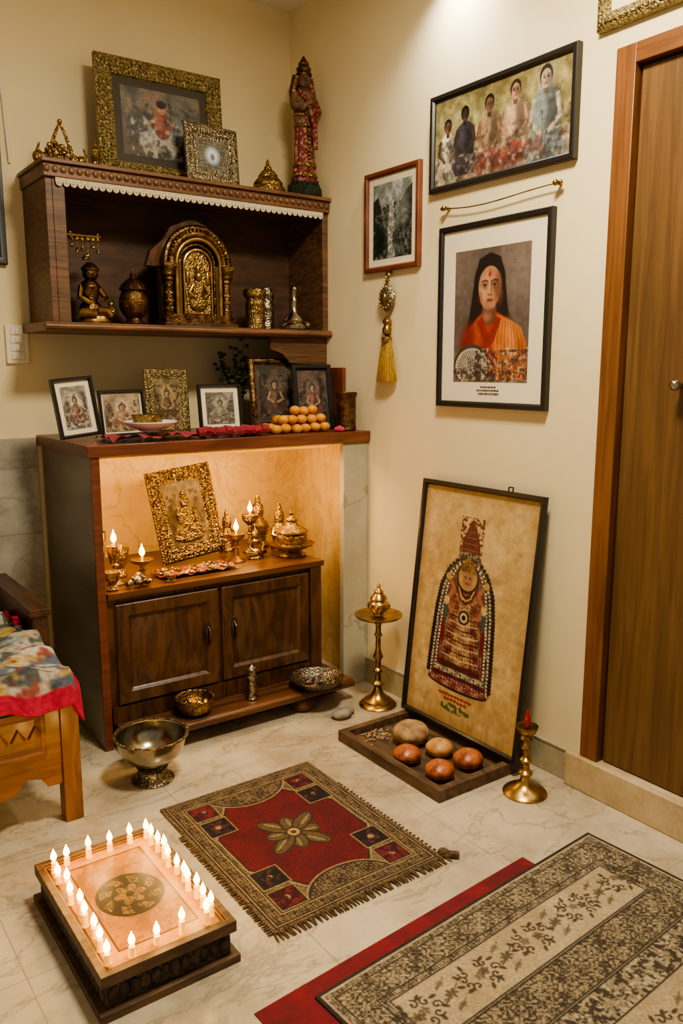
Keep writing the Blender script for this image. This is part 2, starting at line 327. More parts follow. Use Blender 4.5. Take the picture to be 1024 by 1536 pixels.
o=Ob('wall_conduit'); o.tube([(-1.275,-.006,2.18),(-1.285,-.006,2.4),(-1.31,-.006,2.7),(-1.33,-.006,2.999)],.006,'plastic'); o.done()
# ================================================================ UPPER SHELF
TB=2.145; LB=1.575
o=Ob('prayer_wall_shelf')
SL=-1.25
o.box(SL+.008,-.002,-.315,-.001,TB-.06,TB-.014,'woodh'); o.box(SL,-.002,-.33,-.001,TB-.014,TB,'woodh')
for k in range(42):
    x=SL+.02+k*.0296; o.ell((x,-.318,TB-.034),(.013,.005,.012),'woodh',8,6)
o.box(-1.235,-1.21,-.30,-.001,LB,TB-.06,'wood'); o.box(-1.21,-1.165,-.3005,-.285,LB,TB-.06,'wood')
o.box(-.03,-.002,-.30,-.001,LB,TB-.06,'wood')
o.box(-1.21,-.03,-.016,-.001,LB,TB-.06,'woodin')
o.box(-1.27,-.002,-.325,-.001,LB-.032,LB,'woodh')
o.tube([(-1.27,-.325,LB-.016),(-.002,-.325,LB-.016)],.012,'woodh',10)
o.box(-.04,-.002,-.268,-.001,1.42,LB-.032,'wood')
o.prism([(-.30,1.543),(-.30,1.49),(-.24,1.47),(-.2,1.43),(-.002,1.42),(-.002,1.543)],-.29,-.27,'wood')
o.done(.002)
o=Ob('lace_trim')
n=44
x0,x1=-1.20,-.035
poly=[(x0,TB-.061)]
for k in range(n):
    a=x0+(x1-x0)*k/n;w=(x1-x0)/n
    for t in range(5):
        q=math.pi*t/4; poly.append((a+w/2-w/2*math.cos(q),TB-.074-.017*math.sin(q)))
poly.append((x1,TB-.061)); o.prism(poly,-.311,-.308,'lace'); 
for k in range(n): o.ell((x0+(x1-x0)*(k+.5)/n,-.312,TB-.078),(.004,.003,.004),'lace',6,4)
o.done()
# ================================================================ CABINET
CT=1.14; NB=.60
o=Ob('altar_cabinet')
o.box(-1.24,-.002,-.62,-.001,CT-.042,CT,'redwood')
o.box(-1.225,-1.2,-.600,-.014,0.0,CT-.042,'lam'); o.box(-1.227,-1.195,-.612,-.6,0.0,CT-.042,'redwood')
o.box(-1.2,-.002,-.016,-.001,0,CT-.05,'niche'); o.box(-.012,-.002,-.578,-.016,0,CT-.05,'niche')
o.box(-1.2,-1.196,-.6,-.016,NB+.001,CT-.05,'niche'); o.box(-1.195,-.002,-.6,-.001,CT-.05,CT-.0421,'niche')
o.box(-.135,-.002,-.606,-.578,0.0,CT-.0505,'stile')
o.done(.002)
o=Ob('low_cupboard')
o.box(-1.192,-.262,-.598,-.03,.1,NB-.022,'wooddk'); o.box(-1.192,-.25,-.622,-.03,NB-.022,NB,'woodpl')
def door(x0,x1):
    o.box(x0,x1,-.606,-.598,.17,.555,'wooddk')
    w=x1-x0;h=.385; old=o.M.copy(); o.T(((x0+x1)/2,-.606,.17)); o.frame(w,h,[(0,0),(0,.01),(.003,.013),(.045,.013),(.052,.006),(.056,.001)],'wooddk'); o.M=old
    a,b,c,d=x0+.062,x1-.062,.232,.493
    V=[(a,-.6062,c),(b,-.6062,c),(b,-.6062,d),(a,-.6062,d),(a+.03,-.615,c+.03),(b-.03,-.615,c+.03),(b-.03,-.615,d-.03),(a+.03,-.615,d-.03)]
    o.add(V,[(0,1,5,4),(1,2,6,5),(2,3,7,6),(3,0,4,7),(4,5,6,7)],'wooddk',False)
door(-1.165,-.752); door(-.735,-.325)
o.box(-.315,-.262,-.618,-.598,.1,NB-.022,'wooddk'); o.box(-1.19,-.316,-.612,-.598,.1,.162,'wooddk')
for x in (-.80,-.685):
    o.ell((x,-.622,.38),(.013,.006,.05),'black'); o.tube([(x,-.624,.41),(x,-.64,.395),(x,-.64,.355),(x,-.626,.34)],.004,'bronze')
o.done(0)
o=Ob('step_platform')
o.box(-1.18,-.19,-.75,-.03,.062,.098,'woodpl'); o.tube([(-1.18,-.75,.08),(-.19,-.75,.08)],.0175,'woodpl',10)
for x in (-1.12,-.42): o.lathe([(.025,0),(.045,.012),(.052,.03),(.045,.048),(.03,.063)],(x,-.71,0),'woodpl')
o.box(-1.16,-.20,-.64,-.61,0,.061,'wooddk'); o.done(.002)
# ================================================================ pictures on right wall
def RW(name): return Ob(name)
c=Cv(122,58,.26,(122,112,72)); O1=np.ones(c.X.shape)
c.mott(O1,(158,147,98),16,5,.5,.8,3); c.rect(0,42,122,58,(122,104,82)); c.mott(c.mrect(0,0,122,26),(96,91,58),11,8,.52,.8,4); c.soft(20,10,30,20,(176,168,120),.6)
def person(c,x,top,s,skin,robe,robe2,halo=None):
    dkr=tuple(v*.5 for v in robe); dks=tuple(v*.55 for v in skin)
    if halo: c.soft(x,top+5*s,8*s,9*s,halo,.8)
    c.poly([(x-2.5*s,top+10*s),(x+2.5*s,top+10*s),(x+7*s,top+13*s),(x+9.5*s,top+20*s),(x+9*s,top+30*s),(x+12*s,top+40*s),(x+9*s,top+46*s),(x-9*s,top+46*s),(x-12*s,top+40*s),(x-9*s,top+30*s),(x-9.5*s,top+20*s),(x-7*s,top+13*s)],robe)
    c.soft(x+5*s,top+26*s,7*s,20*s,dkr,.85); c.soft(x-3*s,top+20*s,5*s,10*s,tuple(min(255,v*1.25) for v in robe),.7)
    c.ell(x-4*s,top+37*s,9*s,5*s,robe2,.95,-15); c.ell(x+5*s,top+38*s,9*s,5*s,robe2,.95,15); c.soft(x,top+42*s,12*s,5*s,tuple(v*.5 for v in robe2),.8)
    for sg in (-1,1):
        c.line([(x+sg*7.5*s,top+15*s),(x+sg*9.5*s,top+24*s)],3*s,skin); c.line([(x+sg*9.5*s,top+24*s),(x+sg*3*s,top+30*s)],2.4*s,skin); c.line([(x+sg*8.6*s,top+15*s),(x+sg*10.6*s,top+24*s)],.8*s,dks,.7)
    c.rect(x-1.5*s,top+9*s,x+1.5*s,top+13*s,dks)
    c.ell(x,top+4.6*s,4*s,5*s,tuple(v*.3 for v in skin)); c.ell(x,top+6*s,3.1*s,4.4*s,skin); c.soft(x+1.6*s,top+6.5*s,2.2*s,4*s,dks,.7)
    for sg in (-1,1): c.ell(x+sg*1.25*s,top+5.4*s,.7*s,.4*s,(40,25,20)); c.line([(x+sg*.6*s,top+4.5*s),(x+sg*1.9*s,top+4.3*s)],.35*s,(50,32,26))
    c.line([(x,top+5.5*s),(x-.3*s,top+7.3*s)],.35*s,dks); c.line([(x-1*s,top+8.4*s),(x+1*s,top+8.4*s)],.45*s,(110,60,50))
    for k in range(9): c.line([(x-6.5*s+1.6*k*s,top+15*s),(x-9*s+2.4*k*s,top+40*s)],.3,dkr,.6)
person(c,13,14,.95,(100,72,56),(190,182,162),(172,164,146)); person(c,30,9,.98,(60,46,42),(54,52,60),(68,60,68))
person(c,53,7,1.1,(122,90,72),(132,108,84),(120,62,54),(164,152,110)); person(c,76,4,1.15,(160,124,100),(162,132,108),(132,68,58)); person(c,101,2,1.3,(168,152,130),(108,116,114),(94,101,102),(130,128,112))
c.mott(c.mrect(0,40,122,58),(164,150,124),4,3,.58,.7,5); c.mott(c.mrect(34,42,100,58),(118,66,58),5,12,.6,.6,5); c.mott(c.mrect(0,28,122,58),(58,49,43),3,22,.6,.6,5)
c.blur(2); c.grain(.3,3,.5); c.grain(.3,6,3)
o=RW('group_painting_frame'); o.T((-.002,-1.333,2.048),-90); picture(o,.67,.337,flatp(.022,.022),'black',c,0); o.done()
c=Cv(30,36,.22,(112,114,108)); O1=np.ones(c.X.shape)
c.rect(0,0,30,15,(176,180,178)); c.mott(c.mrect(0,0,30,18),(110,116,112),6,4,.48,.8,4)
c.poly([(0,8),(4,6),(7,14),(9,24),(12,30),(0,36)],(34,42,34)); c.poly([(30,3),(25,6),(20,12),(18,24),(22,36),(30,36)],(58,62,54)); c.mott(c.mrect(0,10,30,36),(30,34,28),2.4,9,.48,.85,5); c.mott(c.mrect(0,14,30,36),(120,122,112),1.5,19,.6,.7,5)
c.poly([(13,10),(16,9),(17,20),(15,28),(18,36),(12,36),(12,22)],(186,188,182),.85); c.mott(c.mrect(10,10,20,36),(80,84,76),1.0,2,.5,.7,5); c.soft(6,27,6,9,(14,26,16),1); c.soft(23,14,6,10,(150,152,146),.6)
c.blur(1); c.grain(.35)
o=RW('landscape_photo_frame'); o.T((-.002,-.765,1.797),-90); picture(o,.345,.392,flatp(.022,.018),'frbrown',c,.028); o.done()
# guru portrait
c=Cv(100,129,.32,(104,92,84)); O1=np.ones(c.X.shape)
c.soft(50,50,80,90,(84,74,68),.9); c.soft(88,20,40,50,(128,114,104),.6); c.soft(8,20,30,50,(122,108,98),.5); c.rect(0,100,100,129,(116,100,88))
hair=(36,27,25); skin=(162,116,88); sd=(100,64,48); sl=(190,146,112)
c.ell(48,33,21,25,hair); c.poly([(27,33),(69,33),(72,54),(77,74),(68,84),(28,84),(20,72),(24,52)],hair); c.soft(26,76,10,14,hair,.9); c.soft(72,76,10,14,hair,.9)
c.poly([(38,62),(60,62),(76,70),(90,78),(97,96),(98,124),(8,124),(9,100),(14,84),(24,73)],(148,58,42))
c.poly([(58,64),(74,69),(90,77),(97,92),(98,126),(62,126),(56,100),(50,84)],(182,106,56))
c.soft(20,90,14,26,(116,40,32),.9); c.soft(34,84,7,22,(176,82,56),.8); c.soft(44,104,8,20,(106,38,30),.8); c.soft(78,88,8,26,(204,136,80),.8,-14); c.soft(92,104,9,24,(130,68,36),.8)
for k in range(9): c.line([(60+k*3.4,66+k*1.4),(56+k*4.6,90),(60+k*4.6,122)],1.1,(128,64,32),.55); c.line([(61.5+k*3.4,67+k*1.4),(57.6+k*4.6,90),(61.6+k*4.6,122)],.9,(208,142,84),.4)
for k in range(8): c.line([(40-k*3.4,68+k*2.4),(37-k*3.2,94),(34-k*2.4,120)],.9,(96,30,24),.55)
c.poly([(40,52),(57,52),(59,66),(50,76),(37,67)],sd); c.soft(46,64,8,8,skin,.8)
c.poly([(32,70),(40,66),(49,84),(57,65),(65,68),(54,93),(44,93)],(132,46,38))
c.blur(3)
c.ell(48.5,37,15.2,19.5,skin); c.poly([(33.5,40),(63.6,40),(60,51),(54,58.5),(48,60),(42,58),(36,51)],skin)
c.soft(43,36,11,15,sl,.7); c.soft(60.5,40,8,20,sd,.85); c.soft(36,47,5,9,sd,.4); c.soft(48,60,10,5,sd,.7); c.soft(42,46,5,5,sl,.5)
c.poly([(31,44),(33,27),(37,21),(43,17.5),(48,16.5),(54,17.5),(60,21),(63.5,27),(66,44),(69,30),(62,10),(48,5),(34,10),(27,30)],hair)
for ex in (42,55): c.soft(ex,35,6,4,sd,.8); c.ell(ex,36,2.7,.95,(176,158,140)); c.ell(ex,36,1.25,1.1,(24,15,12)); c.line([(ex-4.2,32.2),(ex-.5,30.8),(ex+4,32)],1.2,(38,25,20),.85); c.line([(ex-3.2,35.6),(ex,34.8),(ex+3.2,35.6)],.6,(36,22,18)); c.soft(ex,38.6,4,1.8,sd,.45)
c.line([(50.2,33),(50.8,42)],1.6,sd,.6); c.line([(48,34),(47.8,42)],1.4,sl,.6); c.ell(49,44.4,3.3,1.4,sd,.75); c.ell(48.6,43.2,2.2,1.5,sl,.6)
c.ell(48.8,49.8,4.3,1.0,(110,54,46)); c.ell(48.8,51,3.4,1.0,(138,78,64)); c.line([(44.8,50.3),(52.8,50.3)],.4,(74,32,28)); c.soft(48.6,56,5,3,sl,.4)
c.ell(48,25.5,1.5,2.4,(168,36,28)); c.ell(48,21.4,1,1,(180,60,40)); c.line([(44,28),(52,28)],.5,(190,146,100),.6)
c.blur(3)
c.ell(26,112,25,20,(70,60,52)); m=c.mell(26,114,23,18.5); c.mix(m,(172,162,144)); r=np.hypot(c.X-26,(c.Y-114)*1.2); c.mix(m*(np.sin(np.arctan2((c.Y-114)*1.2,c.X-26)*36)>.1)*(r<20)*(r>13),(86,76,68),.75); c.mix((r<13)&(c.Y<129),(120,108,94)); c.deco(m*(r<13),(206,196,176),1.6,.3,.1); c.deco(m*(r<12),(50,42,38),2.1,1.3,.3)
c.mott(c.mrect(40,96,100,129),(184,170,150),3.4,6,.57,.8,5); c.mott(c.mrect(30,98,100,129),(56,43,39),3,16,.52,.8,5); c.mott(c.mrect(50,98,100,118),(140,84,56),4,26,.6,.7,5); c.mott(c.mrect(0,116,60,129),(60,50,44),2.5,36,.5,.8)
c.blur(1); c.grain(.16,3,.6); c.grain(.16,9,5)
o=RW('guru_portrait_frame'); o.T((-.002,-1.3275,1.264),-90); w,h=.535,.654
o.box(-w/2+.002,w/2-.002,-.004,0,.002,h-.002,'black'); o.frame(w,h,flatp(.022,.022),'black'); o.box(-w/2+.02,w/2-.02,-.013,-.004,.02,h-.02,'matte')
o.grid(c,(-.182,-.0145,h-.095),(.362,0,0),(0,0,-.465),'paint')
for r_,(a,b) in enumerate(((-.04,.03),(-.06,.05),(-.05,.05))):
    x=a
    while x<b:
        d=random.uniform(.004,.012); o.box(x,x+d,-.0142,-.013,.072-r_*.012,.078-r_*.012,'matteg'); x+=d+.003
o.done()
c=icon(31,40,26,(190,185,170),(120,110,90),(160,140,110),.5)
o=RW('gilt_frame_over_door'); o.T((-.002,-2.03,2.385),-90); picture(o,.60,.42,ornp(.045,.03),'gilt',c,.03); studs(o,.6,.42,.022,-.032,.009,.022,'gilt'); o.done()
o=Ob('hanging_wire'); P=[]
for k in range(17):
    t=k/16; P.append((-.02,-1.09-.517*t,1.985-.012*math.sin(math.pi*t)*(1-t)*2))
o.tube(P,.0025,'steel',6)
for y in (-1.09,-1.607): o.tube([(0.003,y,1.985),(-.03,y,1.985)],[.006,.006],'brass'); o.ell((-.03,y,1.985),.01,'brass'); o.ell((-.024,y+(.012 if y>-1.3 else -.012),1.985),(.008,.012,.008),'brass')
o.done()
o=Ob('brass_tassel_ornament'); y=-.755; x=-.024
o.tube([(0.003,y,1.79),(-.03,y,1.79)],.004,'brass'); o.tube([(x,y,1.79),(x,y,1.74)],.003,'brass')
ring=[(x,y+.011*math.cos(a*math.pi/6),1.775+.011*math.sin(a*math.pi/6)) for a in range(12)]; o.tube(ring,.003,'brass',6,True)
o.lathe([(.005,.0),(.012,.004),(.006,.01)],(x,y,1.752),'brass')
o.lathe([(.004,-.06),(.025,-.045),(.044,-.02),(.05,0),(.044,.022),(.028,.043),(.01,.055),(.004,.06)],(x,y,1.69),'silver',28,.38,1)
for k in range(14):
    a=k*math.pi/7; o.ell((x-.012,y+.036*math.cos(a),1.69+.042*math.sin(a)),(.006,.005,.006),'brass',8,5)
o.ell((x-.018,y,1.69),(.008,.014,.016),'brass')
o.tube([(x,y,1.64),(x,y,1.60)],.004,'brass')
o.lathe([(.004,0),(.018,.012),(.02,.03),(.012,.045),(.02,.06),(.012,.075),(.004,.08)],(x,y,1.535),'brass')
o.lathe([(.056,0),(.06,.004),(.05,.06),(.038,.12),(.024,.165),(.014,.18)],(x,y,1.352),'tassel',48,.38,1,.05,24)
o.lathe([(.021,0),(.023,.01),(.021,.02)],(x,y,1.512),'brass'); o.done()
o=Ob('dark_picture_frame'); o.T((-1.49,-.002,1.80),0); picture(o,.36,.485,flatp(.03,.02),'black',icon(77,30,40),.02); o.done()
# leaning deity print
W,Hh=58,92
c=Cv(W,Hh,.17,(190,162,112)); O1=np.ones(c.X.shape)
c.mott(O1,(170,141,93),16,3,.5,.7,3); c.mott(O1,(203,180,134),7,9,.58,.5,4); c.mott(O1,(146,117,75),5,19,.72,.5,4)
e=np.minimum(np.minimum(c.X,W-c.X),np.minimum(c.Y,Hh-c.Y)); c.mix(np.clip(1-e/5,0,1),(152,119,74),.6)
c.Y=11+(c.Y-11)/.92
cx=27; dk=(34,30,30); rd=(100,32,38); cr=(202,187,155)
def mand(s,dy=0): return [(cx-16*s,80-dy),(cx-15.5*s,66),(cx-14.5*s,50),(cx-13*s,40),(cx-9.5*s,32.5),(cx-6*s,29),(cx-5.5*s,26+dy),(cx,23+dy),(cx+5.5*s,26+dy),(cx+6*s,29),(cx+9.5*s,32.5),(cx+13*s,40),(cx+14.5*s,50),(cx+15.5*s,66),(cx+16*s,80-dy)]
m=c.mpoly(mand(1.04)); c.mix(m,dk); c.deco(m,(170,156,130),3.4,1,.1); c.deco(m,dk,4.4,2,.2)
m2=c.mpoly(mand(.74,3)); c.mix(m2,(160,132,92)); c.deco(m2,(62,46,38),3.2,2,-.0); c.deco(m2,(70,90,84),2.3,4,.5); c.deco(m2,rd,2.8,6,.4)
xs=[26,29,32.5,40,50,66,80]; hs=[5.5,6,9.5,13,14.5,15.5,16]
for yy in np.arange(29,80,1.5):
    hw=np.interp(yy,xs,hs)
    for sg in (-1,1):
        c.ell(cx+sg*(hw+.5),yy,.95,.85,dk); c.ell(cx+sg*(hw-1.0),yy+.7,.5,.5,cr); c.ell(cx+sg*(hw-3.0),yy,.5,.5,(214,200,166)); c.ell(cx+sg*(hw-4.0),yy+.6,.45,.6,(112,42,42))
c.poly([(cx-4.8,24.5),(cx-4.8,21),(cx-3.4,17.5),(cx-1.8,13.5),(cx,10.6),(cx+1.8,13.5),(cx+3.4,17.5),(cx+4.8,21),(cx+4.8,24.5)],rd); c.mott(c.mrect(cx-6,10,cx+6,25),(62,24,30),.9,41,.48,.9)
for yy in (16,18.5,21,23.5): c.line([(cx-(yy-12)*.36,yy),(cx+(yy-12)*.36,yy)],.35,(150,106,90),.7)
c.rect(cx-5.4,24.6,cx+5.4,26.2,dk); c.deco(c.mrect(cx-5.4,24.6,cx+5.4,26.2),cr,4,0,.2)
c.poly([(cx-6.6,50),(cx+6.6,50),(cx+10,74),(cx-10,74)],rd); c.poly([(cx-5.4,38),(cx+5.4,38),(cx+8.4,44),(cx+7,54),(cx-7,54),(cx-8.4,44)],(114,50,46))
dm=c.mpoly([(cx-8,42),(cx+8,42),(cx+10,74),(cx-10,74)]); c.deco(dm,(186,156,108),4.2,.5,.15); c.deco(dm,(50,24,28),3.6,2.5,.35)
mm_=c.mpoly([(cx-3,46),(cx+3,46),(cx+5.4,74),(cx-5.4,74)]); c.mix(mm_,(188,162,114)); c.deco(mm_,(90,50,40),4.4,1,.1)
for k in range(9): yy=52+k*2.5; c.line([(cx-7-k*.36,yy),(cx,yy+.9),(cx+7+k*.36,yy)],.5,cr if k%2 else (48,24,26),.85)
c.ell(cx,35,5.8,6.4,dk); c.ell(cx,35,5,5.6,(156,128,88)); c.ell(cx,35.5,3,3.8,(150,108,82)); c.poly([(cx-4,32.8),(cx+4,32.8),(cx+2.6,28.5),(cx,26.6),(cx-2.6,28.5)],(144,118,68)); c.deco(c.mrect(cx-4,27,cx+4,33),(60,36,28),4,0,.1)
c.ell(cx-1.2,35,.5,.4,dk); c.ell(cx+1.2,35,.5,.4,dk); c.line([(cx-1,37.6),(cx+1,37.6)],.5,(110,36,34)); c.ell(cx-3.4,36,.7,1.4,(174,146,92)); c.ell(cx+3.4,36,.7,1.4,(174,146,92))
for k,rw in enumerate((3,4,5)): c.line([(cx-rw,40),(cx-rw*.6,42.5+k),(cx,43.5+k*1.4),(cx+rw*.6,42.5+k),(cx+rw,40)],.5,(200,178,122) if k%2 else dk)
c.ell(cx,52,2.8,3,dk); c.ell(cx,52,2,2.2,(194,172,130)); c.ell(cx,52,1,1.1,dk)
for sg in (-1,1):
    c.line([(cx+sg*6.5,41.5),(cx+sg*9.6,46),(cx+sg*7,51)],1.8,(144,100,78)); c.line([(cx+sg*6.5,40.5),(cx+sg*9.6,37)],1.5,(144,100,78)); c.ell(cx+sg*10,36.4,1.5,1.5,(168,140,78)); c.ell(cx+sg*10.2,50,1.1,5,(56,80,78)); c.ell(cx+sg*10.6,60,1.1,5,rd); c.line([(cx+sg*9.6,46),(cx+sg*9.9,47.4)],2.4,(194,166,104))
for k,(hw,y0) in enumerate(((11,72.6),(13,75),(14.6,77.4),(16.2,79.6))):
    c.rect(cx-hw,y0,cx+hw,y0+2.4,rd if k%2==0 else cr); c.deco(c.mrect(cx-hw,y0,cx+hw,y0+2.4),dk,4.4,k,.1)
c.ell(cx,81.5,15.8,2.6,dk); c.ell(cx,81,15.2,2.1,rd); c.deco(c.mell(cx,81,15.2,2.1),cr,4,2,.3)
for r_ in range(2):
    x=cx-9+r_*3
    while x<cx+8-r_*2:
        q=random.uniform(.8,1.8); c.line([(x,86.3+r_*1.9),(x+q,86.2+r_*1.9+random.uniform(-.3,.3))],.8,(132,52,38)); c.line([(x+q*.5,85.8+r_*1.9),(x+q*.5,87.2+r_*1.9)],.4,(132,52,38)); x+=q+.5
c.mott(c.mell(cx,91.4,8,2),(66,78,42),1.2,5,.42,.9); c.blur(1); c.grain(.16); c.grain(.1,8,2)
o=Ob('leaning_deity_print'); th=math.degrees(math.asin(.1/.94))
o.T((-.125,-1.325,.046),-90,-th); picture(o,.615,.938,flatp(.02,.018),'black',c,0)
o.tube([(.13,-.004,.938),(.13,-.004,.952),(.15,-.004,.952),(.15,-.004,.938)],.003,'black'); o.done()
# ================================================================ tray with buns
o=Ob('wooden_offering_tray'); x0,x1,y0,y1=-.468,-.05,-1.605,-1.035
o.box(x0+.01,x1-.01,y0+.01,y1-.01,0,.014,'tray'); o.rim(x0,x1,y0,y1,.028,0,.042,'tray')
for k in range(60):
    x=-.35+random.gauss(0,.035); y=-1.11+random.gauss(0,.03); 
    if -.435<x<-.09 and y<-1.07: o.ell((x,y,.017),(random.uniform(.004,.009),.005,.003),random.choice(['stone','bunt','coco']),6,4)
o.done(0)
def bun(name,x,y,r,m,h=.7,stem=False):
    o=Ob(name)
    P=[(r*math.sin(math.pi*t/14)**.8*(1+.02*math.sin(t)),r*h*(1-math.cos(math.pi*t/14))-.0) for t in range(15)]
    P[-1]=(0,P[-1][1]-.004); o.lathe(P,(x,y,.0142),m,30,1,1,.03,5)
    if stem: o.ell((x,y,.014+2*r*h-.002),(.006,.006,.004),'stone')
    return o.done()
bun('coconut_offering',-.275,-1.235,.068,'coco',.62); bun('golden_bun',-.255,-1.372,.05,'bunt',.6,True)
bun('red_bun',-.385,-1.345,.05,'bun',.62,True); bun('red_bun',-.37,-1.5,.051,'bun',.62,True); bun('red_bun',-.235,-1.5,.053,'bun',.62,True)
# ================================================================ brass lamp, stand
o=Ob('brass_oil_lamp')
o.lathe([(.072,0),(.074,.006),(.066,.014),(.05,.02),(.03,.032),(.017,.048),(.015,.062),(.024,.07),(.024,.076),(.013,.084),(.012,.105),(.02,.115),(.021,.122),(.012,.13),(.011,.155),(.018,.163),(.012,.172),(.012,.188),(.022,.196),(.016,.205),(.03,.22),(.037,.235),(.036,.24),(.02,.236),(.008,.236),(0,.236)],(-.187,-1.72,0),'brass',32)
o.lathe([(.008,0),(.012,.012),(.011,.03),(.006,.048),(.001,.062)],(-.187,-1.72,.236),'redtip',16); o.done()
LX,LY=-.135,-.855
o=Ob('brass_lamp_stand')
o.lathe([(.078,0),(.08,.006),(.072,.014),(.06,.018),(.06,.026),(.045,.034),(.028,.05),(.018,.07),(.016,.085),(.026,.095),(.026,.1),(.014,.11),(.012,.14),(.02,.15),(.02,.158),(.012,.168),(.013,.2),(.022,.215),(.015,.232),(.011,.25),(.011,.30),(.018,.31),(.012,.32),(.011,.35),(.02,.365),(.03,.378),(.092,.388),(.1,.396),(.1,.4),(.09,.397),(.03,.392),(.022,.396),(.02,.405),(.035,.415),(.046,.432),(.044,.448),(.03,.458),(.028,.462),(.036,.466),(.03,.478),(.018,.49),(.02,.497),(.014,.503),(.006,.512),(.009,.52),(.003,.53)],(LX,LY,0),'brass',32)
for k in range(8):
    a=k*math.pi/4; o.ell((LX+.04*math.cos(a),LY+.04*math.sin(a),.435),(.01,.01,.012),'brasso',8,6)
o.done()
o=Ob('pebble'); o.ell((-.335,-.872,.018),(.045,.035,.02),'stone'); o.ell((-.29,-.85,.012),(.03,.028,.014),'stone'); o.done()
def bowlp(R,h,t=.004):
    out=[(R*.35,0)]+[(R*(.35+.65*math.sin(math.pi/2*k/8)),h*(1-math.cos(math.pi/2*k/8))) for k in range(1,9)]
    return out+[(R*1.04,h),(R*1.04,h+.003),(R-t,h)]+[((R-t)*(.35+.65*math.sin(math.pi/2*k/8))-.0,t+(h-t)*(1-math.cos(math.pi/2*k/8))) for k in range(7,-1,-1)]+[(0,t)]
o=Ob('steel_pedestal_bowl'); x,y=-1.165,-.905
o.lathe([(.072,0),(.074,.006),(.06,.014),(.05,.03),(.046,.04),(.054,.05),(.03,.06),(.028,.07)],(x,y,0),'steelo',32); o.lathe([(a,b+.066) for a,b in bowlp(.118,.1)],(x,y,0),'steel',40)
o.lathe([(.121,0),(.128,.003),(.128,.008),(.119,.008)],(x,y,.163),'steelo',40,cap=False); o.done()
o=Ob('brass_bowl'); o.lathe(bowlp(.072,.066),(-.90,-.695,.0985),'brasso',32)
for k in range(12): 
    a=random.random()*6.28;r=random.random()*.045; o.ell((-.9+r*math.cos(a),-.695+r*math.sin(a),.0985+.05),(.014,.012,.009),'orange' if k%3==0 else 'brass',8,5)
o.done()
o=Ob('engraved_plate'); o.lathe([(.05,0),(.055,.006),(.09,.016),(.106,.036),(.113,.04),(.113,.044),(.104,.042),(.082,.022),(.05,.012),(0,.011)],(-.365,-.735,.0985),'steelo',40)
for k in range(44):
    a=random.random()*6.28;r=random.random()*.07; o.ell((-.365+r*math.cos(a),-.735+r*math.sin(a),.0985+.018),(.008,.007,.006),random.choice(['redpat','stone','steelo','carved','stone']),6,4)
o.done()
o=Ob('silver_shaker'); o.lathe([(.024,0),(.027,.004),(.022,.012),(.02,.03),(.023,.05),(.021,.075),(.024,.085),(.024,.09),(.018,.098),(.02,.105),(.022,.118),(.016,.13),(.006,.138),(.003,.145)],(-.648,-.69,.0985),'steelo',24); o.done()
# ================================================================ candle plinth
X0,X1,Y0,Y1=-1.682,-1.352,-1.862,-1.352; PT=.105
o=Ob('candle_plinth')
o.box(X0-.006,X1+.006,Y0-.006,Y1+.006,0,.02,'plw'); o.box(X0+.012,X1-.012,Y0+.012,Y1-.012,.02,.078,'carved')
o.box(X0+.002,X1-.002,Y0+.002,Y1-.002,.078,PT-.006,'plw'); o.rim(X0,X1,Y0,Y1,.018,.08,PT+.003,'plw')
for k in range(12):
    x=X0+.03+k*(X1-X0-.06)/11; o.ell((x,Y0+.012,.048),(.014,.006,.022),'carved',8,6)
for k in range(17):
    y=Y0+.03+k*(Y1-Y0-.06)/16
    for xx in (X0+.012,X1-.012): o.ell((xx,y,.048),(.006,.014,.022),'carved',8,6)
c=Cv(31,47,.15,(160,108,46)); O1=np.ones(c.X.shape); c.mott(O1,(130,84,34),5,3,.5,.6)
for i,col in ((0.6,(84,54,24)),(1.2,(176,124,58)),(5.0,(74,46,20)),(5.5,(156,106,46))): c.mix(c.mrect(i,i,31-i,47-i),col)
c.mott(c.mrect(5.5,5.5,25.5,41.5),(122,76,30),2.4,33,.5,.7); c.deco(c.mrect(6,6,25,41),(132,86,36),3.4,2,.4)
cx,cy=15.5,23.5; r=np.hypot(c.X-cx,c.Y-cy); a=np.arctan2(c.Y-cy,c.X-cx)
c.ell(cx,cy,8.8,8.8,(26,21,15)); c.mix((r<7.8)&(r>4.9)&(np.sin(a*8+r*.6)>-.1),(118,90,44)); c.deco(((r<8.2)).astype(float),(22,18,13),3.6,.4,.1)
c.mix((r<4.7).astype(float),(22,17,13)); c.mix(((r<4.3*(.5+.5*np.abs(np.cos(a*3))))).astype(float),(126,96,50)); c.deco((r<4).astype(float),(56,40,22),4,1,.2); c.mix((r<1.1).astype(float),(30,23,15)); c.grain(.15)
o.grid(c,(X0+.018,Y1-.018,PT-.0045),(X1-X0-.036,0,0),(0,-(Y1-Y0-.036),0),'paint')
plinth=o.done(.0015)
o=Ob('plinth_candles'); pos=[]
for k in range(9): pos.append((X0+.036+random.uniform(-.006,.006),Y0+.045+k*(Y1-Y0-.1)/8)); 
for k in range(11): pos.append((X1-.036+random.uniform(-.005,.005),Y0+.06+k*(Y1-Y0-.1)/10))
for k in range(4): pos.append((X0+.075+k*.058,Y1-.04+random.uniform(-.005,.005)))
for k in range(4): pos.append((X0+.085+k*.062,Y0+.04+random.uniform(-.005,.005)))
for x,y in pos:
    h=random.uniform(.020,.034); z=PT-.0044
    o.lathe([(.0085,0),(.009,.002),(.0078,.004),(.0074,h),(.005,h+.001),(0,h)],(x,y,z),'ivoryglow',12); o.tube([(x,y,z+h),(x,y,z+h+.006)],.0008,'black',5)
    o.lathe([(.0008,0),(.0065,.006),(.0082,.013),(.0062,.021),(.003,.028),(.0004,.035)],(x,y,z+h+.003),'flame',12)
cand=o.done()
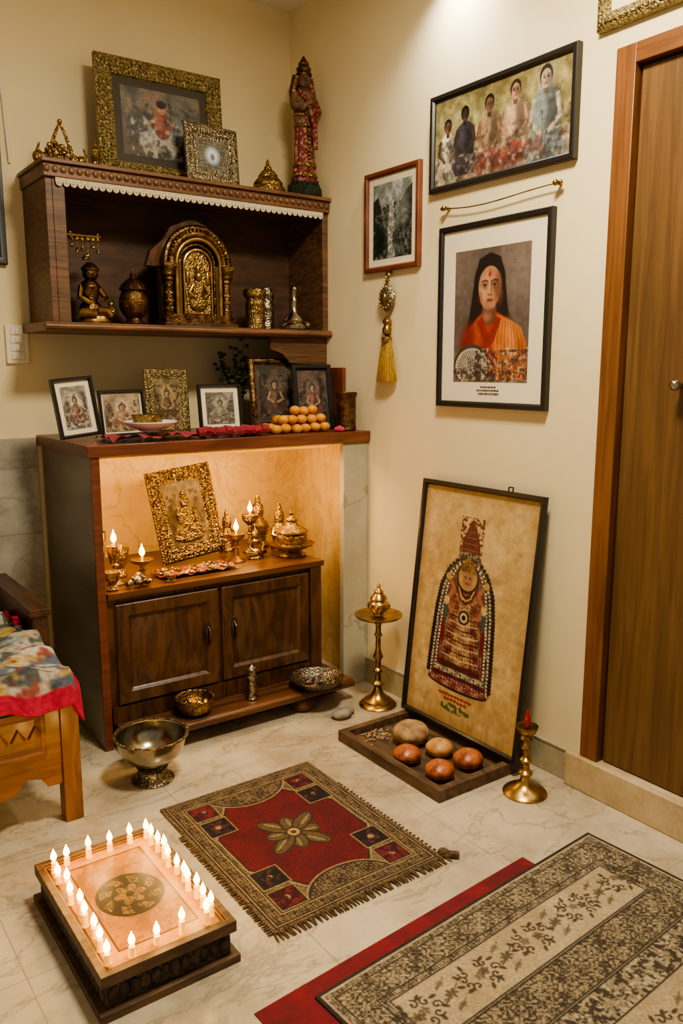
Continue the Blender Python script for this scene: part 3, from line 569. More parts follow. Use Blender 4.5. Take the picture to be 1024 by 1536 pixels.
for fx,fy in ((.12,.15),(.12,.5),(.12,.85),(.88,.3),(.88,.6),(.88,.9),(.5,.1),(.5,.92)):
    plight(cand,(X0+(X1-X0)*fx,Y0+(Y1-Y0)*fy,PT+.075),.62,col=(1,.55,.17),r=.015)
# ================================================================ rug
W,Hh=57,72
c=Cv(W,Hh,.17,(98,80,54)); O1=np.ones(c.X.shape); kh=(116,97,68); dk=(46,35,28); rd=(94,22,28); gd=(140,118,80)
c.deco(O1,kh,2.8,.2,0); c.deco(O1,dk,2.2,2.2,.55)
for i,col in ((1.2,dk),(1.7,gd),(2.1,dk),(2.5,kh)): c.mix(c.mrect(i,i,W-i,Hh-i),col)
c.deco(c.mrect(2.5,2.5,W-2.5,Hh-2.5),dk,3.6,0,.05); c.mix(c.mrect(5.2,5.2,W-5.2,Hh-5.2),gd); c.mix(c.mrect(5.7,5.7,W-5.7,Hh-5.7),dk); c.mix(c.mrect(6.1,6.1,W-6.1,Hh-6.1),kh); c.deco(c.mrect(6.1,6.1,W-6.1,Hh-6.1),(66,53,38),3.6,1.3,.05)
def oct_(i,cutx,cuty): return [(i+cutx,i),(W-i-cutx,i),(W-i,i+cuty),(W-i,Hh-i-cuty),(W-i-cutx,Hh-i),(i+cutx,Hh-i),(i,Hh-i-cuty),(i,i+cuty)]
c.poly(oct_(7,13,19),gd); c.poly(oct_(7.5,13,19),dk); c.poly(oct_(8,13,19),rd); c.mott(c.mpoly(oct_(8,13,19)),(78,18,24),6,4,.5,.7,4)
for (px_,py_,rx,ry) in ((W/2,3,15,12),(W/2,Hh-3,15,12)):
    for q,col in ((0,gd),(.6,dk),(1.2,kh)):
        m=c.mell(px_,py_,rx-q,ry-q)*c.mrect(6.5,6.5,W-6.5,Hh-6.5); c.mix(m,col)
    c.deco(m,dk,3.2,.6,0)
def sq(x,y,s,col,ro):
    c.rect(x-s,y-s,x+s,y+s,gd); c.rect(x-s+.4,y-s+.4,x+s-.4,y+s-.4,dk); c.rect(x-s+.8,y-s+.8,x+s-.8,y+s-.8,col)
    for k in range(6):
        a=k*math.pi/3; c.ell(x+2*math.cos(a),y+2*math.sin(a),1.7,.9,ro,1,math.degrees(a))
    c.ell(x,y,1,1,gd); c.mott(c.mrect(x-s+.8,y-s+.8,x+s-.8,y+s-.8),tuple(v*.5 for v in col),1.6,int(x+y),.52,.8)
for x in (10.5,W-10.5):
    for y in (10.5,Hh-10.5): sq(x,y,4.4,(92,26,32),(108,34,40))
for x in (10.8,W-10.8):
    for y in (20.5,Hh-20.5): sq(x,y,4.6,(38,28,28),(78,36,38))
cx,cy=W/2,Hh/2
for k in range(8):
    q=k*45+10; L=9.4 if k%2 else 6.6; c.ell(cx+L*.72*math.cos(rad(q)),cy+L*.72*math.sin(rad(q)),L*.62,2.8,(48,38,28),1,q); c.ell(cx+L*.72*math.cos(rad(q)),cy+L*.72*math.sin(rad(q)),L*.56,2.2,(88,71,45),1,q); c.line([(cx,cy),(cx+L*1.2*math.cos(rad(q)),cy+L*1.2*math.sin(rad(q)))],.35,(48,38,28)); c.ell(cx+L*.8*math.cos(rad(q+4)),cy+L*.8*math.sin(rad(q+4)),L*.35,.6,(138,118,78),.8,q)
c.ell(cx,cy,2.6,2.6,(66,50,34)); c.ell(cx,cy,1.9,1.9,(160,137,88)); c.ell(cx,cy,.9,.9,(80,50,30)); c.grain(.35,3,.35)
o=Ob('prayer_rug')
def hf(u,v,P): P[...,2]+=.0015*np.sin(u*9)*np.sin(v*11)+.0015; return P
o.grid(c,(-1.232,-1.117,.005),(.568,.0,0),(-.004,-.722,0),'rugm',hf); o.box(-1.23,-.67,-1.835,-1.12,0.0005,.004,'carved')
for k in range(76):
    x=-1.232+k*.0076; dx=random.uniform(-.006,.006); o.tube([(x,-1.836,.006),(x+dx,-1.85,.004),(x+dx*1.5,-1.868,.003)],[.003,.0028,.0015],'fringe',5)
for k in range(60):
    y=-1.3-k*.009; dx=random.uniform(-.004,.004); o.tube([(-1.232,y,.006),(-1.242,y+dx,.004),(-1.25,y+dx,.003)],[.003,.0028,.0015],'fringe',5)
    if k%2: o.tube([(-.664,y,.006),(-.656,y+dx,.004)],[.003,.002],'fringe',5)
o.ell((-.652,-1.828,.01),(.016,.02,.009),'fringe'); o.tube([(-.66,-1.83,.01),(-.64,-1.85,.008),(-.625,-1.86,.004)],[.012,.012,.014],'fringe'); o.done()
# ================================================================ mat + red runner
W,Hh=105,80
c=Cv(W,Hh,.165,(172,154,122)); O1=np.ones(c.X.shape); dk=(48,41,34); bg=(172,154,122)
c.mott(O1,(157,138,105),14,3,.5,.7,3)
c.mix(O1-c.mrect(1,1,W-1,Hh-1),dk)
def lace(m,base,fg,k,ph):
    c.mix(m,base); c.deco(m,fg,k,ph,-.1); c.deco(m,base,k*1.7,ph+2,.4); c.deco(m,fg,k*2.3,ph+4,.6)
def bnd(i,j,base,fg,k,ph):
    m=np.clip(c.mrect(i,i,W-i,Hh-i)-c.mrect(j,j,W-j,Hh-j),0,1); lace(m,base,fg,k,ph)
bnd(1.6,3.0,bg,dk,4.4,0); bnd(3.4,9.8,(156,140,110),(66,57,45),2.1,1); bnd(10.2,11.8,bg,dk,4.4,2)
for i in (3.1,9.9,11.9): m=np.clip(c.mrect(i,i,W-i,Hh-i)-c.mrect(i+.35,i+.35,W-i-.35,Hh-i-.35),0,1); c.mix(m,dk)
def scroll(q,x,y,a0,s,sg,w=.36):
    P=[(x+(2.3-.26*t)*s*math.cos(a0+sg*t*.75)*.6,y+(2.3-.26*t)*s*math.sin(a0+sg*t*.75)*.6) for t in range(8)]; q.line(P,w,(1,1,1)); q.ell(P[-1][0],P[-1][1],.35*s,.35*s,(1,1,1))
def wreath(seed,s):
    q=Cv(17*s,12*s,.165,(0,0,0)); rr=random.Random(seed); cx,cy=8.5*s,6*s
    for k in range(9):
        a=k/9*6.28+rr.uniform(-.2,.2); x=cx+4.6*s*math.cos(a); y=cy+2.9*s*math.sin(a); scroll(q,x,y,a+rr.uniform(-.6,.6),s,1 if k%2 else -1,.42)
        q.ell(cx+6.2*s*math.cos(a+.3),cy+4.2*s*math.sin(a+.3),1.0*s,.45*s,(1,1,1),.9,math.degrees(a)+50)
    for k in range(3):
        x=cx+rr.uniform(-2.2,2.2)*s; y=cy+rr.uniform(-1.2,1.2)*s
        for t in range(5): q.ell(x+.8*s*math.cos(t*1.257),y+.7*s*math.sin(t*1.257),.6*s,.4*s,(1,1,1),.55,t*72)
    return q.A[...,0]
def sprig(seed,s):
    q=Cv(8*s,6*s,.165,(0,0,0)); rr=random.Random(seed); cx,cy=4*s,3*s
    for k in range(6): a=k*1.05+.3; q.ell(cx+1.1*s*math.cos(a),cy+.9*s*math.sin(a),.8*s,.42*s,(1,1,1),.85,math.degrees(a)); 
    q.line([(cx-3.4*s,cy+1.7*s),(cx-1.4*s,cy+.4*s),(cx,cy),(cx+1.6*s,cy-.6*s),(cx+3.4*s,cy-1.6*s)],.3,(1,1,1)); scroll(q,cx-2.4*s,cy+.6*s,0,.6*s,1,.3); return q.A[...,0]
def row(y):
    for k in range(5):
        x=15+k*19.2; c.paste(wreath(k+int(y),1.05),x,y,(58,49,37),.95); c.paste(sprig(k+int(y)+3,1.0),x+9.6,y,(70,61,47),.9); c.paste(sprig(k+9,.6),x+9.6,y-3.8,(84,73,57),.85); c.paste(sprig(k+19,.6),x+9.4,y+3.9,(84,73,57),.85)
row(19)
m=c.mrect(12,27,W-12,38); lace(m,(150,134,104),(62,53,42),2.0,3)
m=c.mrect(12,38.8,W-12,47); c.mix(m,(138,122,95)); c.mott(m,(54,47,38),1.1,15,.49,.9); c.mott(m,(174,160,130),.9,45,.62,.9)
for y in (26.6,27.3,38.2,38.8,47.2): c.line([(12,y),(W-12,y)],.4,dk)
row(56)
c.blur(1); c.grain(.22,3,.4); c.grain(.1,13,4)
o=Ob('patterned_floor_mat'); al=rad(3.7); ux=np.array([math.cos(al),math.sin(al),0]); uy=np.array([math.sin(al),-math.cos(al),0])
P0=np.array([-1.270,-2.072,.007])
def hf(u,v,P): P[...,2]+=.001*np.sin(u*13)*np.sin(v*9)+.001; return P
o.grid(c,P0,ux*1.05,uy*.80,'rugm',hf)
Q=[P0+[0,0,-.004],P0+ux*1.05+[0,0,-.004],P0+ux*1.05+uy*.80+[0,0,-.004],P0+uy*.80+[0,0,-.004]]
o.add(Q+[q+[0,0,.003] for q in Q],[(0,1,2,3)[::-1],(4,5,6,7),(0,1,5,4),(1,2,6,5),(2,3,7,6),(3,0,4,7)],'carved',False); o.done()
o=Ob('red_floor_runner'); P1=P0+ux*(-.13)+uy*(-.05); P1[2]=.0
Q=[P1,P1+ux*.93,P1+ux*.93+uy*.8,P1+uy*.8]; Q=[q+[0,0,.0004] for q in Q]
o.add(Q+[q+[0,0,.002] for q in Q],[(0,1,2,3)[::-1],(4,5,6,7),(0,1,5,4),(1,2,6,5),(2,3,7,6),(3,0,4,7)],'red',False); o.done()
# ================================================================ bed
o=Ob('daybed')
bx=-1.44; by=-1.01
o.box(bx-.055,bx,by,by+.055,0,.47,'bedwv'); o.box(bx-.05,bx-.005,-.12,-.07,0,.4,'bedwv')
o.box(-2.5,bx-.055,by+.01,by+.04,.2,.419,'bedw'); o.box(-2.5,bx-.055,by+.002,by+.05,.42,.47,'bedw')
pl=[(bx-.055,.2),(bx-.055,.13),(bx-.10,.13),(bx-.12,.16),(bx-.16,.17),(bx-.2,.13),(bx-.3,.11),(bx-.6,.11),(bx-1.0,.11),(bx-1.0,.2)]
o.prism(pl,by+.012,by+.038,'bedw')
a,b,c_,d=bx-.6,bx-.1,.24,.39
o.T(((a+b)/2,by+.01,c_)); o.frame(b-a,d-c_,[(0,0),(0,.008),(.012,.012),(.024,.004),(.03,.001)],'bedw'); o.T()
for k in range(9): o.tube([(a+.05+k*.05,by+.008,.3),(a+.07+k*.05,by+.004,.335),(a+.09+k*.05,by+.008,.3)],.004,'bedw',6)
o.box(bx-.045,bx-.015,by+.055,-.63,.3,.44,'bedw')
o.box(bx-.02,bx+.03,-.62,-.02,.30,.565,'raildk'); o.box(bx-.03,bx+.04,-.63,-.02,.566,.59,'raildk')
o.box(-2.5,bx-.05,by+.055,-.05,.36,.44,'raildk')
bed=o.done(.003)
c=Cv(110,160,.45,(150,138,116)); O1=np.ones(c.X.shape)
c.mott(O1,(78,92,108),11,3,.48,1,5); c.mott(O1,(168,142,74),8,13,.6,1,6); c.mott(O1,(168,164,154),8,23,.6,1,6); c.mott(O1,(56,64,68),4,33,.58,.8); c.mott(O1,(128,62,56),4,43,.7,.9)
rr=random.Random(4)
for k in range(70):
    x,y=rr.uniform(0,110),rr.uniform(0,160); cc=rr.choice([(172,150,78),(172,168,158),(84,96,114)])
    for t in range(5): c.ell(x+2*math.cos(t*1.257),y+2*math.sin(t*1.257),1.7,1.3,cc,.85)
    c.ell(x,y,.9,.9,(112,64,46))
c.blur(1); c.mix(O1-c.mrect(-9,-9,105.5,153),(156,28,58)); c.grain(.25)
o=Ob('quilt')
def hf(u,v,P):
    x=P[...,0];y=P[...,1]; lump=.014*np.sin(u*17+v*9)+.011*np.sin(v*36-u*7)+.008*np.sin(u*40)*np.sin(v*50)
    z=.512+lump
    x=np.where(y>-.66,np.minimum(x,bx-.05),x)
    ov=np.maximum(x-(bx-.02),0); ovy=np.maximum((by+.0)-y,0)
    z=z-ov*1.1-ovy*1.1; x2=np.where(ov>0,bx-.02+ov*.4,x); y2=np.where(ovy>0,by-ovy*.4+.004*np.sin(u*60),y)
    P[...,0]=x2;P[...,1]=y2;P[...,2]=z; return P
o.grid(c,(-2.45,-.1,.5),(1.06,0,0),(0,-1.0,0),'rugm',hf)
ob=o.done(par=bed); s=ob.modifiers.new('sol','SOLIDIFY'); s.thickness=.012; s.offset=-1
# ================================================================ items on top of shelf
o=Ob('gilt_painting_frame')
c=Cv(36,27,.2,(104,104,98)); O1=np.ones(c.X.shape); c.mott(O1,(140,116,98),8,2,.5,.8,4); c.mott(O1,(66,70,72),6,12,.55,.8,4); c.rect(0,20,36,27,(84,74,60))
c.soft(18,19,11,6,(176,172,160)); c.ell(18,13.5,4,5.6,(130,70,62)); c.soft(16,12,3,5,(170,104,92),.8); c.ell(18,6.8,2,2.4,(170,130,102)); c.ell(18,5.2,2.2,1.6,(44,32,28)); c.ell(25,15,3,5,(104,114,126)); c.ell(10,16,3,5,(134,142,142)); c.line([(15,11),(11,15)],1.4,(164,126,98)); c.line([(21,11),(25,14)],1.4,(164,126,98)); c.mott(c.mrect(4,12,32,27),(184,180,170),2,32,.58,.8,5); c.mott(c.mrect(2,4,34,27),(60,60,60),2,42,.62,.8,5); c.blur(2); c.grain(.3)
o.T((-.70,-.135,TB),0,-4); w,h=.54,.462; picture(o,w,h,[(0,0),(0,.02),(.008,.028),(.02,.036),(.045,.034),(.06,.024),(.066,.022),(.07,.01)],'gilt',c,.03,'matteg')
studs(o,w,h,.012,-.032,.006,.013,'gilt'); studs(o,w,h,.027,-.036,.008,.017,'gilt'); studs(o,w,h,.043,-.035,.007,.015,'gilt'); studs(o,w,h,.058,-.026,.005,.012,'gilt'); o.done()
o=Ob('silver_photo_frame'); c=Cv(20,18,.3,(120,118,108)); c.ell(10,9,5,5,(150,170,190)); c.ell(10,9,3.4,3.6,(206,216,224)); c.ell(10,10,1.4,2,(120,120,130)); c.deco(np.ones(c.X.shape)-c.mell(10,9,6,6),(82,74,60),1.6,0,0)
o.T((-.535,-.245,TB),6,-5); picture(o,.25,.235,ornp(.045,.018),'silver',c,.012,'silver'); studs(o,.25,.235,.014,-.02,.006,.014,'silver'); studs(o,.25,.235,.036,-.016,.005,.012,'silver'); o.done()
o=Ob('brass_crown_ornament'); x,y=-1.145,-.22
for k in range(7):
    a=-.085+k*.026; o.ell((x+a,y+.01*math.sin(k*2),TB+.022),(.02,.02,.022),'brasso',10,7)
for sg in (-1,1): o.tube([(x+sg*.045,y,TB+.03),(x+sg*.03,y,TB+.08),(x+sg*.015,y,TB+.12),(x,y,TB+.15)],[.01,.007,.006,.005],'brasso'); o.tube([(x+sg*.06,y,TB+.02),(x+sg*.09,y-.01,TB+.045),(x+sg*.08,y-.01,TB+.07)],[.01,.007,.003],'brasso')
for k in range(5): a=k*math.pi/4; o.ell((x-.02+.03*math.cos(a),y,TB+.05+.025*math.sin(a)),.011,'brasso',8,6)
for k in range(6): o.ell((x-.03+.012*k,y-.004,TB+.055+.01*(k%2)),.011,'brasso',8,6)
o.ell((x,y,TB+.155),.009,'brass'); o.done()
o=Ob('small_brass_bell'); o.lathe([(.022,0),(.024,.008),(.014,.02),(.012,.03),(.02,.045),(.016,.065),(.008,.085),(.01,.095),(.002,.11)],(-1.02,-.23,TB),'brasso',20); o.done()
o=Ob('brass_dome_ornament'); o.lathe([(.07,0),(.074,.01),(.068,.025),(.06,.032),(.062,.042),(.048,.06),(.042,.064),(.04,.075),(.026,.092),(.018,.096),(.014,.11),(.007,.118),(.008,.126),(.002,.14)],(-.275,-.245,TB),'brasso',28,1,1,.03,10); o.done()
o=Ob('dressed_deity_statue'); x,y=-.088,-.245; z=TB
o.lathe([(.07,0),(.078,.012),(.076,.04),(.066,.062),(.05,.068)],(x,y,z),'green',30,1,.9,.04,13)
for k in range(60):
    a=random.random()*6.28; q=random.uniform(.01,.065); o.ell((x+.07*math.cos(a),y+.063*math.sin(a),z+q),(.009,.009,.007),'green',6,4)
o.lathe([(.054,.06),(.057,.07),(.052,.10),(.047,.16),(.043,.22),(.041,.28),(.044,.32),(.047,.345)],(x,y,z),'redpat',40,1,.8,.07,10)
o.lathe([(.044,.30),(.047,.33),(.05,.37),(.054,.40),(.05,.43),(.033,.445),(.02,.452),(.018,.465)],(x,y,z),'skin',24,1,.8)
for zz,rr_ in ((.085,.058),(.13,.053),(.29,.046),(.335,.05)): o.lathe([(rr_,0),(rr_+.004,.004),(rr_+.003,.012),(rr_,.015)],(x,y,z+zz),'brasso',28,1,.82)
for k in range(12): o.ell((x,y-.042-.002*(k%2),z+.1+k*.016),(.008,.005,.007),'brasso',8,5)
o.ell((x-.004,y-.004,z+.487),(.029,.031,.036),'skin',18,12); o.ell((x-.012,y-.034,z+.482),(.006,.008,.01),'skin',8,6)
for sg in (-1,1): o.ell((x-.01+sg*.012,y-.03,z+.495),(.005,.004,.003),'black',6,4); o.ell((x+sg*.03,y,z+.485),(.006,.008,.014),'skin',8,6)
o.lathe([(.033,0),(.036,.008),(.03,.02),(.033,.03),(.022,.045),(.024,.052),(.012,.068),(.004,.082)],(x,y,z+.502),'bronze',20)
o.tube([(x-.046,y,z+.42),(x-.062,y-.02,z+.37),(x-.04,y-.055,z+.36),(x-.01,y-.062,z+.385)],[.018,.017,.013,.011],'skin',10)
o.tube([(x+.046,y,z+.42),(x+.06,y-.02,z+.36),(x+.035,y-.055,z+.345),(x,y-.064,z+.37)],[.018,.017,.013,.011],'redpat',10)
o.ell((x-.006,y-.066,z+.385),(.012,.01,.014),'skin',8,6); o.tube([(x-.03,y+.01,z+.5),(x-.045,y+.015,z+.44),(x-.05,y+.01,z+.38)],[.02,.02,.012],'bronze'); o.tube([(x+.03,y+.01,z+.5),(x+.048,y+.015,z+.44),(x+.052,y+.01,z+.36),(x+.05,y,z+.24)],[.02,.02,.018,.01],'redpat')
o.tube([(x-.04,y-.03,z+.43),(x-.01,y-.05,z+.39),(x+.02,y-.05,z+.3),(x+.03,y-.045,z+.2)],[.01,.012,.012,.01],'redpat'); o.done()
# ================================================================ items inside shelf
o=Ob('hanging_brass_ornament'); x,y,z=-1.08,-.24,1.90
o.tube([(-1.211,y,z),(-1.02,y,z)],.004,'brass'); 
for k in range(6):
    xx=-1.13+k*.02; L=.03+.018*(k%2)+.012*(k in(2,3)); o.tube([(xx,y,z),(xx,y,z-L)],.002,'brass',6); o.lathe([(.009,0),(.007,.008),(.003,.016)],(xx,y,z-L-.012),'brasso',10); o.ell((xx,y-.002,z-.012),(.009,.006,.009),'brasso',8,5)
o.lathe([(.016,0),(.01,.01),(.004,.018)],(-1.08,y,z-.085),'brasso',12); o.ell((-1.135,y,z+.008),.007,'brass');o.ell((-1.03,y,z+.008),.007,'brass'); o.done()
def seated(name,x,y,z,s,m,m2,col=True):
    o=Ob(name); o.lathe([(.055*s,0),(.06*s,.008*s),(.055*s,.02*s),(.048*s,.026*s)],(x,y,z),m2,20,1.1,.8)
    o.ell((x,y,z+.05*s),(.05*s,.04*s,.03*s),m); 
    for sg in (-1,1):
        o.tube([(x+sg*.02*s,y,z+.05*s),(x+sg*.062*s,y-.02*s,z+.045*s),(x+sg*.01*s,y-.042*s,z+.04*s)],[.022*s,.019*s,.012*s],m,10)
        o.tube([(x+sg*.032*s,y,z+.125*s),(x+sg*.052*s,y-.01*s,z+.09*s),(x+sg*.035*s,y-.035*s,z+.066*s)],[.013*s,.011*s,.009*s],m,10)
        o.ell((x+sg*.022*s,y,z+.163*s),(.004*s,.006*s,.011*s),m,8,6)
    o.lathe([(.03*s,.05*s),(.026*s,.08*s),(.034*s,.115*s),(.038*s,.13*s),(.016*s,.142*s),(.012*s,.15*s)],(x,y,z),m,18,1,.72)
    o.ell((x,y-.003*s,z+.167*s),(.021*s,.021*s,.024*s),m); o.ell((x,y-.025*s,z+.164*s),(.004*s,.005*s,.006*s),m,8,5)
    o.lathe([(.022*s,0),(.024*s,.006*s),(.016*s,.018*s),(.018*s,.024*s),(.006*s,.04*s),(.002*s,.05*s)],(x,y,z+.18*s),m2,14)
    return o.done()
o=Ob('brass_couple_idol'); x,y,z=-1.045,-.22,LB
o.lathe([(.07,0),(.075,.01),(.066,.02),(.06,.03)],(x,y,z),'brass',24,1,.65)
o.ell((x-.018,y,z+.055),(.045,.036,.04),'bronze'); o.lathe([(.034,0),(.028,.03),(.036,.06),(.042,.08),(.03,.1),(.014,.108)],(x-.018,y,z+.06),'bronze',18,1,.8)
o.ell((x-.014,y,z+.19),(.03,.03,.03),'bronze'); o.lathe([(.032,0),(.034,.01),(.02,.024),(.01,.032)],(x-.014,y,z+.2),'bronze',16); o.ell((x-.014,y-.03,z+.187),(.006,.006,.006),'bronze',8,5)
o.tube([(x-.05,y,z+.14),(x-.066,y-.02,z+.1),(x-.03,y-.04,z+.075)],[.014,.012,.01],'brass'); o.tube([(x+.015,y,z+.14),(x+.036,y-.02,z+.1),(x+.01,y-.045,z+.09)],[.014,.012,.01],'brass')
o.tube([(x-.03,y,z+.05),(x-.06,y-.03,z+.04),(x-.01,y-.045,z+.036)],[.022,.018,.013],'brass'); o.tube([(x,y,z+.05),(x+.04,y-.03,z+.045),(x+.05,y-.03,z+.03)],[.022,.02,.014],'brass')
o.ell((x+.052,y-.015,z+.05),(.024,.022,.022),'brasso'); o.ell((x+.056,y-.02,z+.08),(.013,.013,.014),'brasso'); o.done()
o=Ob('brass_lidded_pot'); o.lathe([(.04,0),(.046,.006),(.034,.018),(.03,.026),(.046,.045),(.057,.07),(.057,.1),(.05,.122),(.044,.13),(.054,.136),(.055,.142),(.046,.156),(.03,.172),(.016,.182),(.01,.186),(.013,.194),(.006,.202),(.002,.225)],(-.895,-.235,LB),'bronze',32); o.lathe([(.057,0),(.060,.005),(.057,.01)],(-.895,-.235,LB+.085),'brass',32,cap=False); o.done()
o=Ob('arched_miniature_temple'); cx,y,z=-.612,-.21,LB
o.box(cx-.165,cx+.165,y-.06,y+.05,z,z+.016,'wooddk'); o.box(cx-.155,cx+.155,y-.05,y+.05,z+.016,z+.034,'bronze'); o.box(cx-.12,cx+.12,y-.045,y+.04,z+.034,z+.05,'bronze')
AR=.125; AZ=z+.255
def arch(r,zb,n=18): return [(cx-r,zb)]+[(cx-r*math.cos(math.pi*k/n),AZ+r*math.sin(math.pi*k/n)*1.0) for k in range(n+1)]+[(cx+r,zb)]
o.prism(arch(.15,z+.221),y+.001,y+.045,'wooddk')
o.prism([(cx-.21,z+.24),(cx-.19,z+.30),(cx-.13,z+.35),(cx-.10,z+.40),(cx-.04,z+.425),(cx,z+.44),(cx+.04,z+.425),(cx+.09,z+.40),(cx+.13,z+.35),(cx+.16,z+.28),(cx+.15,z+.24)],y+.01,y+.04,'wooddk')
o.box(cx-.15,cx+.15,y,y+.045,z+.034,z+.22,'wooddk')
for R_,rr_,yy,mm in ((.142,.015,-.022,'bronze'),(.118,.015,-.03,'bronze'),(.098,.009,-.035,'brass'),(.078,.007,-.02,'bronze')):
    o.tube([(a,y+yy,b) for a,b in arch(R_,z+.25 if R_>.1 else z+.05)],rr_,mm,10)
for k in range(25):
    a=math.pi*k/24; o.ell((cx-.13*math.cos(a),y-.042,AZ+.13*math.sin(a)),(.006,.005,.006),'brasso',8,5)
for sg in (-1,1):
    o.lathe([(.03,0),(.032,.012),(.024,.018),(.024,.026),(.019,.032),(.019,.15),(.024,.156),(.022,.166),(.03,.176),(.03,.196),(.033,.2),(.033,.212)],(cx+sg*.13,y-.022,z+.03),'bronze',20)
    for q in (.07,.1,.13): o.lathe([(.021,0),(.022,.004),(.021,.008)],(cx+sg*.13,y-.022,z+q),'brasso',20)
    o.box(cx+sg*.13-.03,cx+sg*.13+.03,y-.055,y-.001,z+.236,z+.252,'bronze')
    o.box(cx+sg*.085-.008,cx+sg*.085+.008,y-.035,y-.001,z+.05,z+.25,'wooddk')
ins=[(cx-.062,z+.055)]+[(cx-.062*math.cos(math.pi*k/12),z+.25+.062*math.sin(math.pi*k/12)) for k in range(13)]+[(cx+.062,z+.055)]
o.prism(ins,y-.02,y-.001,'brasso'); o.tube([(a,y-.026,b) for a,b in ins],.006,'brass',8,True)
o.ell((cx,y-.025,z+.1),(.042,.014,.035),'brasso'); o.ell((cx,y-.025,z+.15),(.028,.014,.045),'brasso'); o.ell((cx,y-.03,z+.205),(.017,.014,.02),'brass'); o.ell((cx,y-.028,z+.235),(.012,.01,.02),'brass')
for sg in (-1,1): o.tube([(cx+sg*.024,y-.03,z+.175),(cx+sg*.045,y-.034,z+.14),(cx+sg*.018,y-.04,z+.12)],[.009,.008,.006],'brass'); o.ell((cx+sg*.045,y-.022,z+.2),(.01,.008,.03),'brass')
o.tube([(cx,y+.02,z+.43),(cx,y+.02,z+.46)],[.014,.004],'bronze'); o.done(.001)
o=Ob('brass_canister'); o.lathe([(.046,0),(.048,.006),(.044,.014),(.042,.03),(.042,.1),(.046,.106),(.04,.114),(.038,.128),(.047,.138),(.05,.144),(.05,.166),(.046,.17),(.02,.172),(0,.172)],(-.338,-.225,LB),'brasso',28); o.done()
o=Ob('steel_canister'); o.lathe([(.036,0),(.038,.008),(.034,.02),(.034,.09),(.037,.1),(.032,.11),(.034,.14),(.036,.155),(.03,.165),(.022,.185),(.008,.19)],(-.242,-.16,LB),'steelo',24); o.done()
o=Ob('silver_rosewater_bottle'); o.lathe([(.05,0),(.058,.006),(.06,.018),(.052,.03),(.046,.034),(.05,.042),(.04,.058),(.022,.075),(.014,.09),(.012,.12),(.017,.13),(.012,.14),(.014,.17),(.02,.178),(.016,.186),(.006,.19)],(-.16,-.26,LB),'steel',28); o.ell((-.105,-.27,LB+.02),(.03,.02,.02),'brasso'); o.done()
# ================================================================ items on cabinet top
def stand(name,x,y,w,h,fm,prof,cv,rz=0,rx=-8,ry=0,mount=0,mm='matte',st=None):
    o=Ob(name); o.T((x,y,CT+.001+w/2*math.sin(rad(abs(ry)))),rz,rx,ry); picture(o,w,h,prof,fm,cv,mount,mm)
    if st: studs(o,w,h,st,-.02,.005,.011,fm)
    return o.done()
stand('photo_frame',-1.165,-.33,.165,.225,'black',flatp(.014),icon(1,24,34,(164,156,140),(60,54,48),(110,70,60),mono=False),8,-8,-5,.018)
stand('photo_frame',-.985,-.31,.185,.18,'black',flatp(.012),icon(2,32,30,(172,144,110),(70,50,40),(136,88,62)),0,-9,-1,.006)
stand('gilt_icon_frame',-.768,-.24,.19,.26,'gilt',ornp(.035,.018),icon(3,28,36,(146,122,74),(50,36,26),(84,62,38)),0,-7,1,0,'matte',.014)
stand('photo_frame',-.56,-.31,.195,.20,'black',flatp(.013),icon(4,28,32,(150,146,130),(64,62,54),(110,108,96),mono=True),-3,-8,0,.02)
stand('carved_dark_frame',-.268,-.28,.245,.31,'bronze',ornp(.03,.016),icon(5,30,40,(92,78,64),(36,26,22),(88,60,48)),-4,-9,1,.008,'matteg')
stand('photo_frame',-.135,-.385,.19,.285,'black',flatp(.022),icon(6,28,42,(98,78,68),(40,26,22),(112,58,50)),-8,-10,0,.004,'matteg')
o=Ob('photo_album'); o.box(-.022,-.004,-.44,-.28,CT,CT+.27,'frbrown'); o.done()
o=Ob('dark_carved_cup'); o.lathe([(.04,0),(.046,.006),(.044,.02),(.043,.14),(.048,.15),(.05,.165),(.044,.165),(.04,.15),(.038,.02),(0,.018)],(-.072,-.535,CT),'bronze',24); o.done()
o=Ob('potted_sprig'); x,y=-.385,-.10
o.lathe([(.028,0),(.034,.05),(.037,.055),(.03,.055),(0,.05)],(x,y,CT),'frbrown',20)
for k in range(8):
    a=k*.9; tp=(x+.07*math.cos(a),y+.035*math.sin(a),CT+.26+.13*random.random()); mid=(x+.02*math.cos(a),y+.02*math.sin(a),CT+.2)
    o.tube([(x,y,CT+.05),mid,tp],[.003,.0025,.001],'leaf',5)
    for j in range(12):
        t=j/11; px_=mid[0]+(tp[0]-mid[0])*t+random.uniform(-.025,.025); py_=mid[1]+(tp[1]-mid[1])*t+random.uniform(-.015,.01); pz=mid[2]-.06+(tp[2]-mid[2]+.06)*t+random.uniform(-.01,.01)
        o.ell((px_,py_,pz),(.012,.006,.008),'leaf',7,5)
o.done()
o=Ob('laddu_pile'); r=.024
for lay,(nx,ny) in enumerate(((6,3),(5,2),(3,1))):
    for i in range(nx):
        for j in range(ny):
            o.ell((-.305+(i-(nx-1)/2)*.047+random.uniform(-.005,.005)+.022*lay,-.49+(j-(ny-1)/2)*.045,CT+r*.8+lay*.036+random.uniform(-.003,.003)),(r,r,r*.8),'orange',14,10)
o.done()
o=Ob('pink_flower')
for k in range(7):
    a=k*.9; o.ell((-.145+.012*math.cos(a),-.59+.012*math.sin(a),CT+.012),(.013,.009,.01),'pink',8,6)
o.ell((-.145,-.59,CT+.018),.01,'pink'); o.done()
o=Ob('red_altar_cloth')
n1,n2=90,16; V=[]
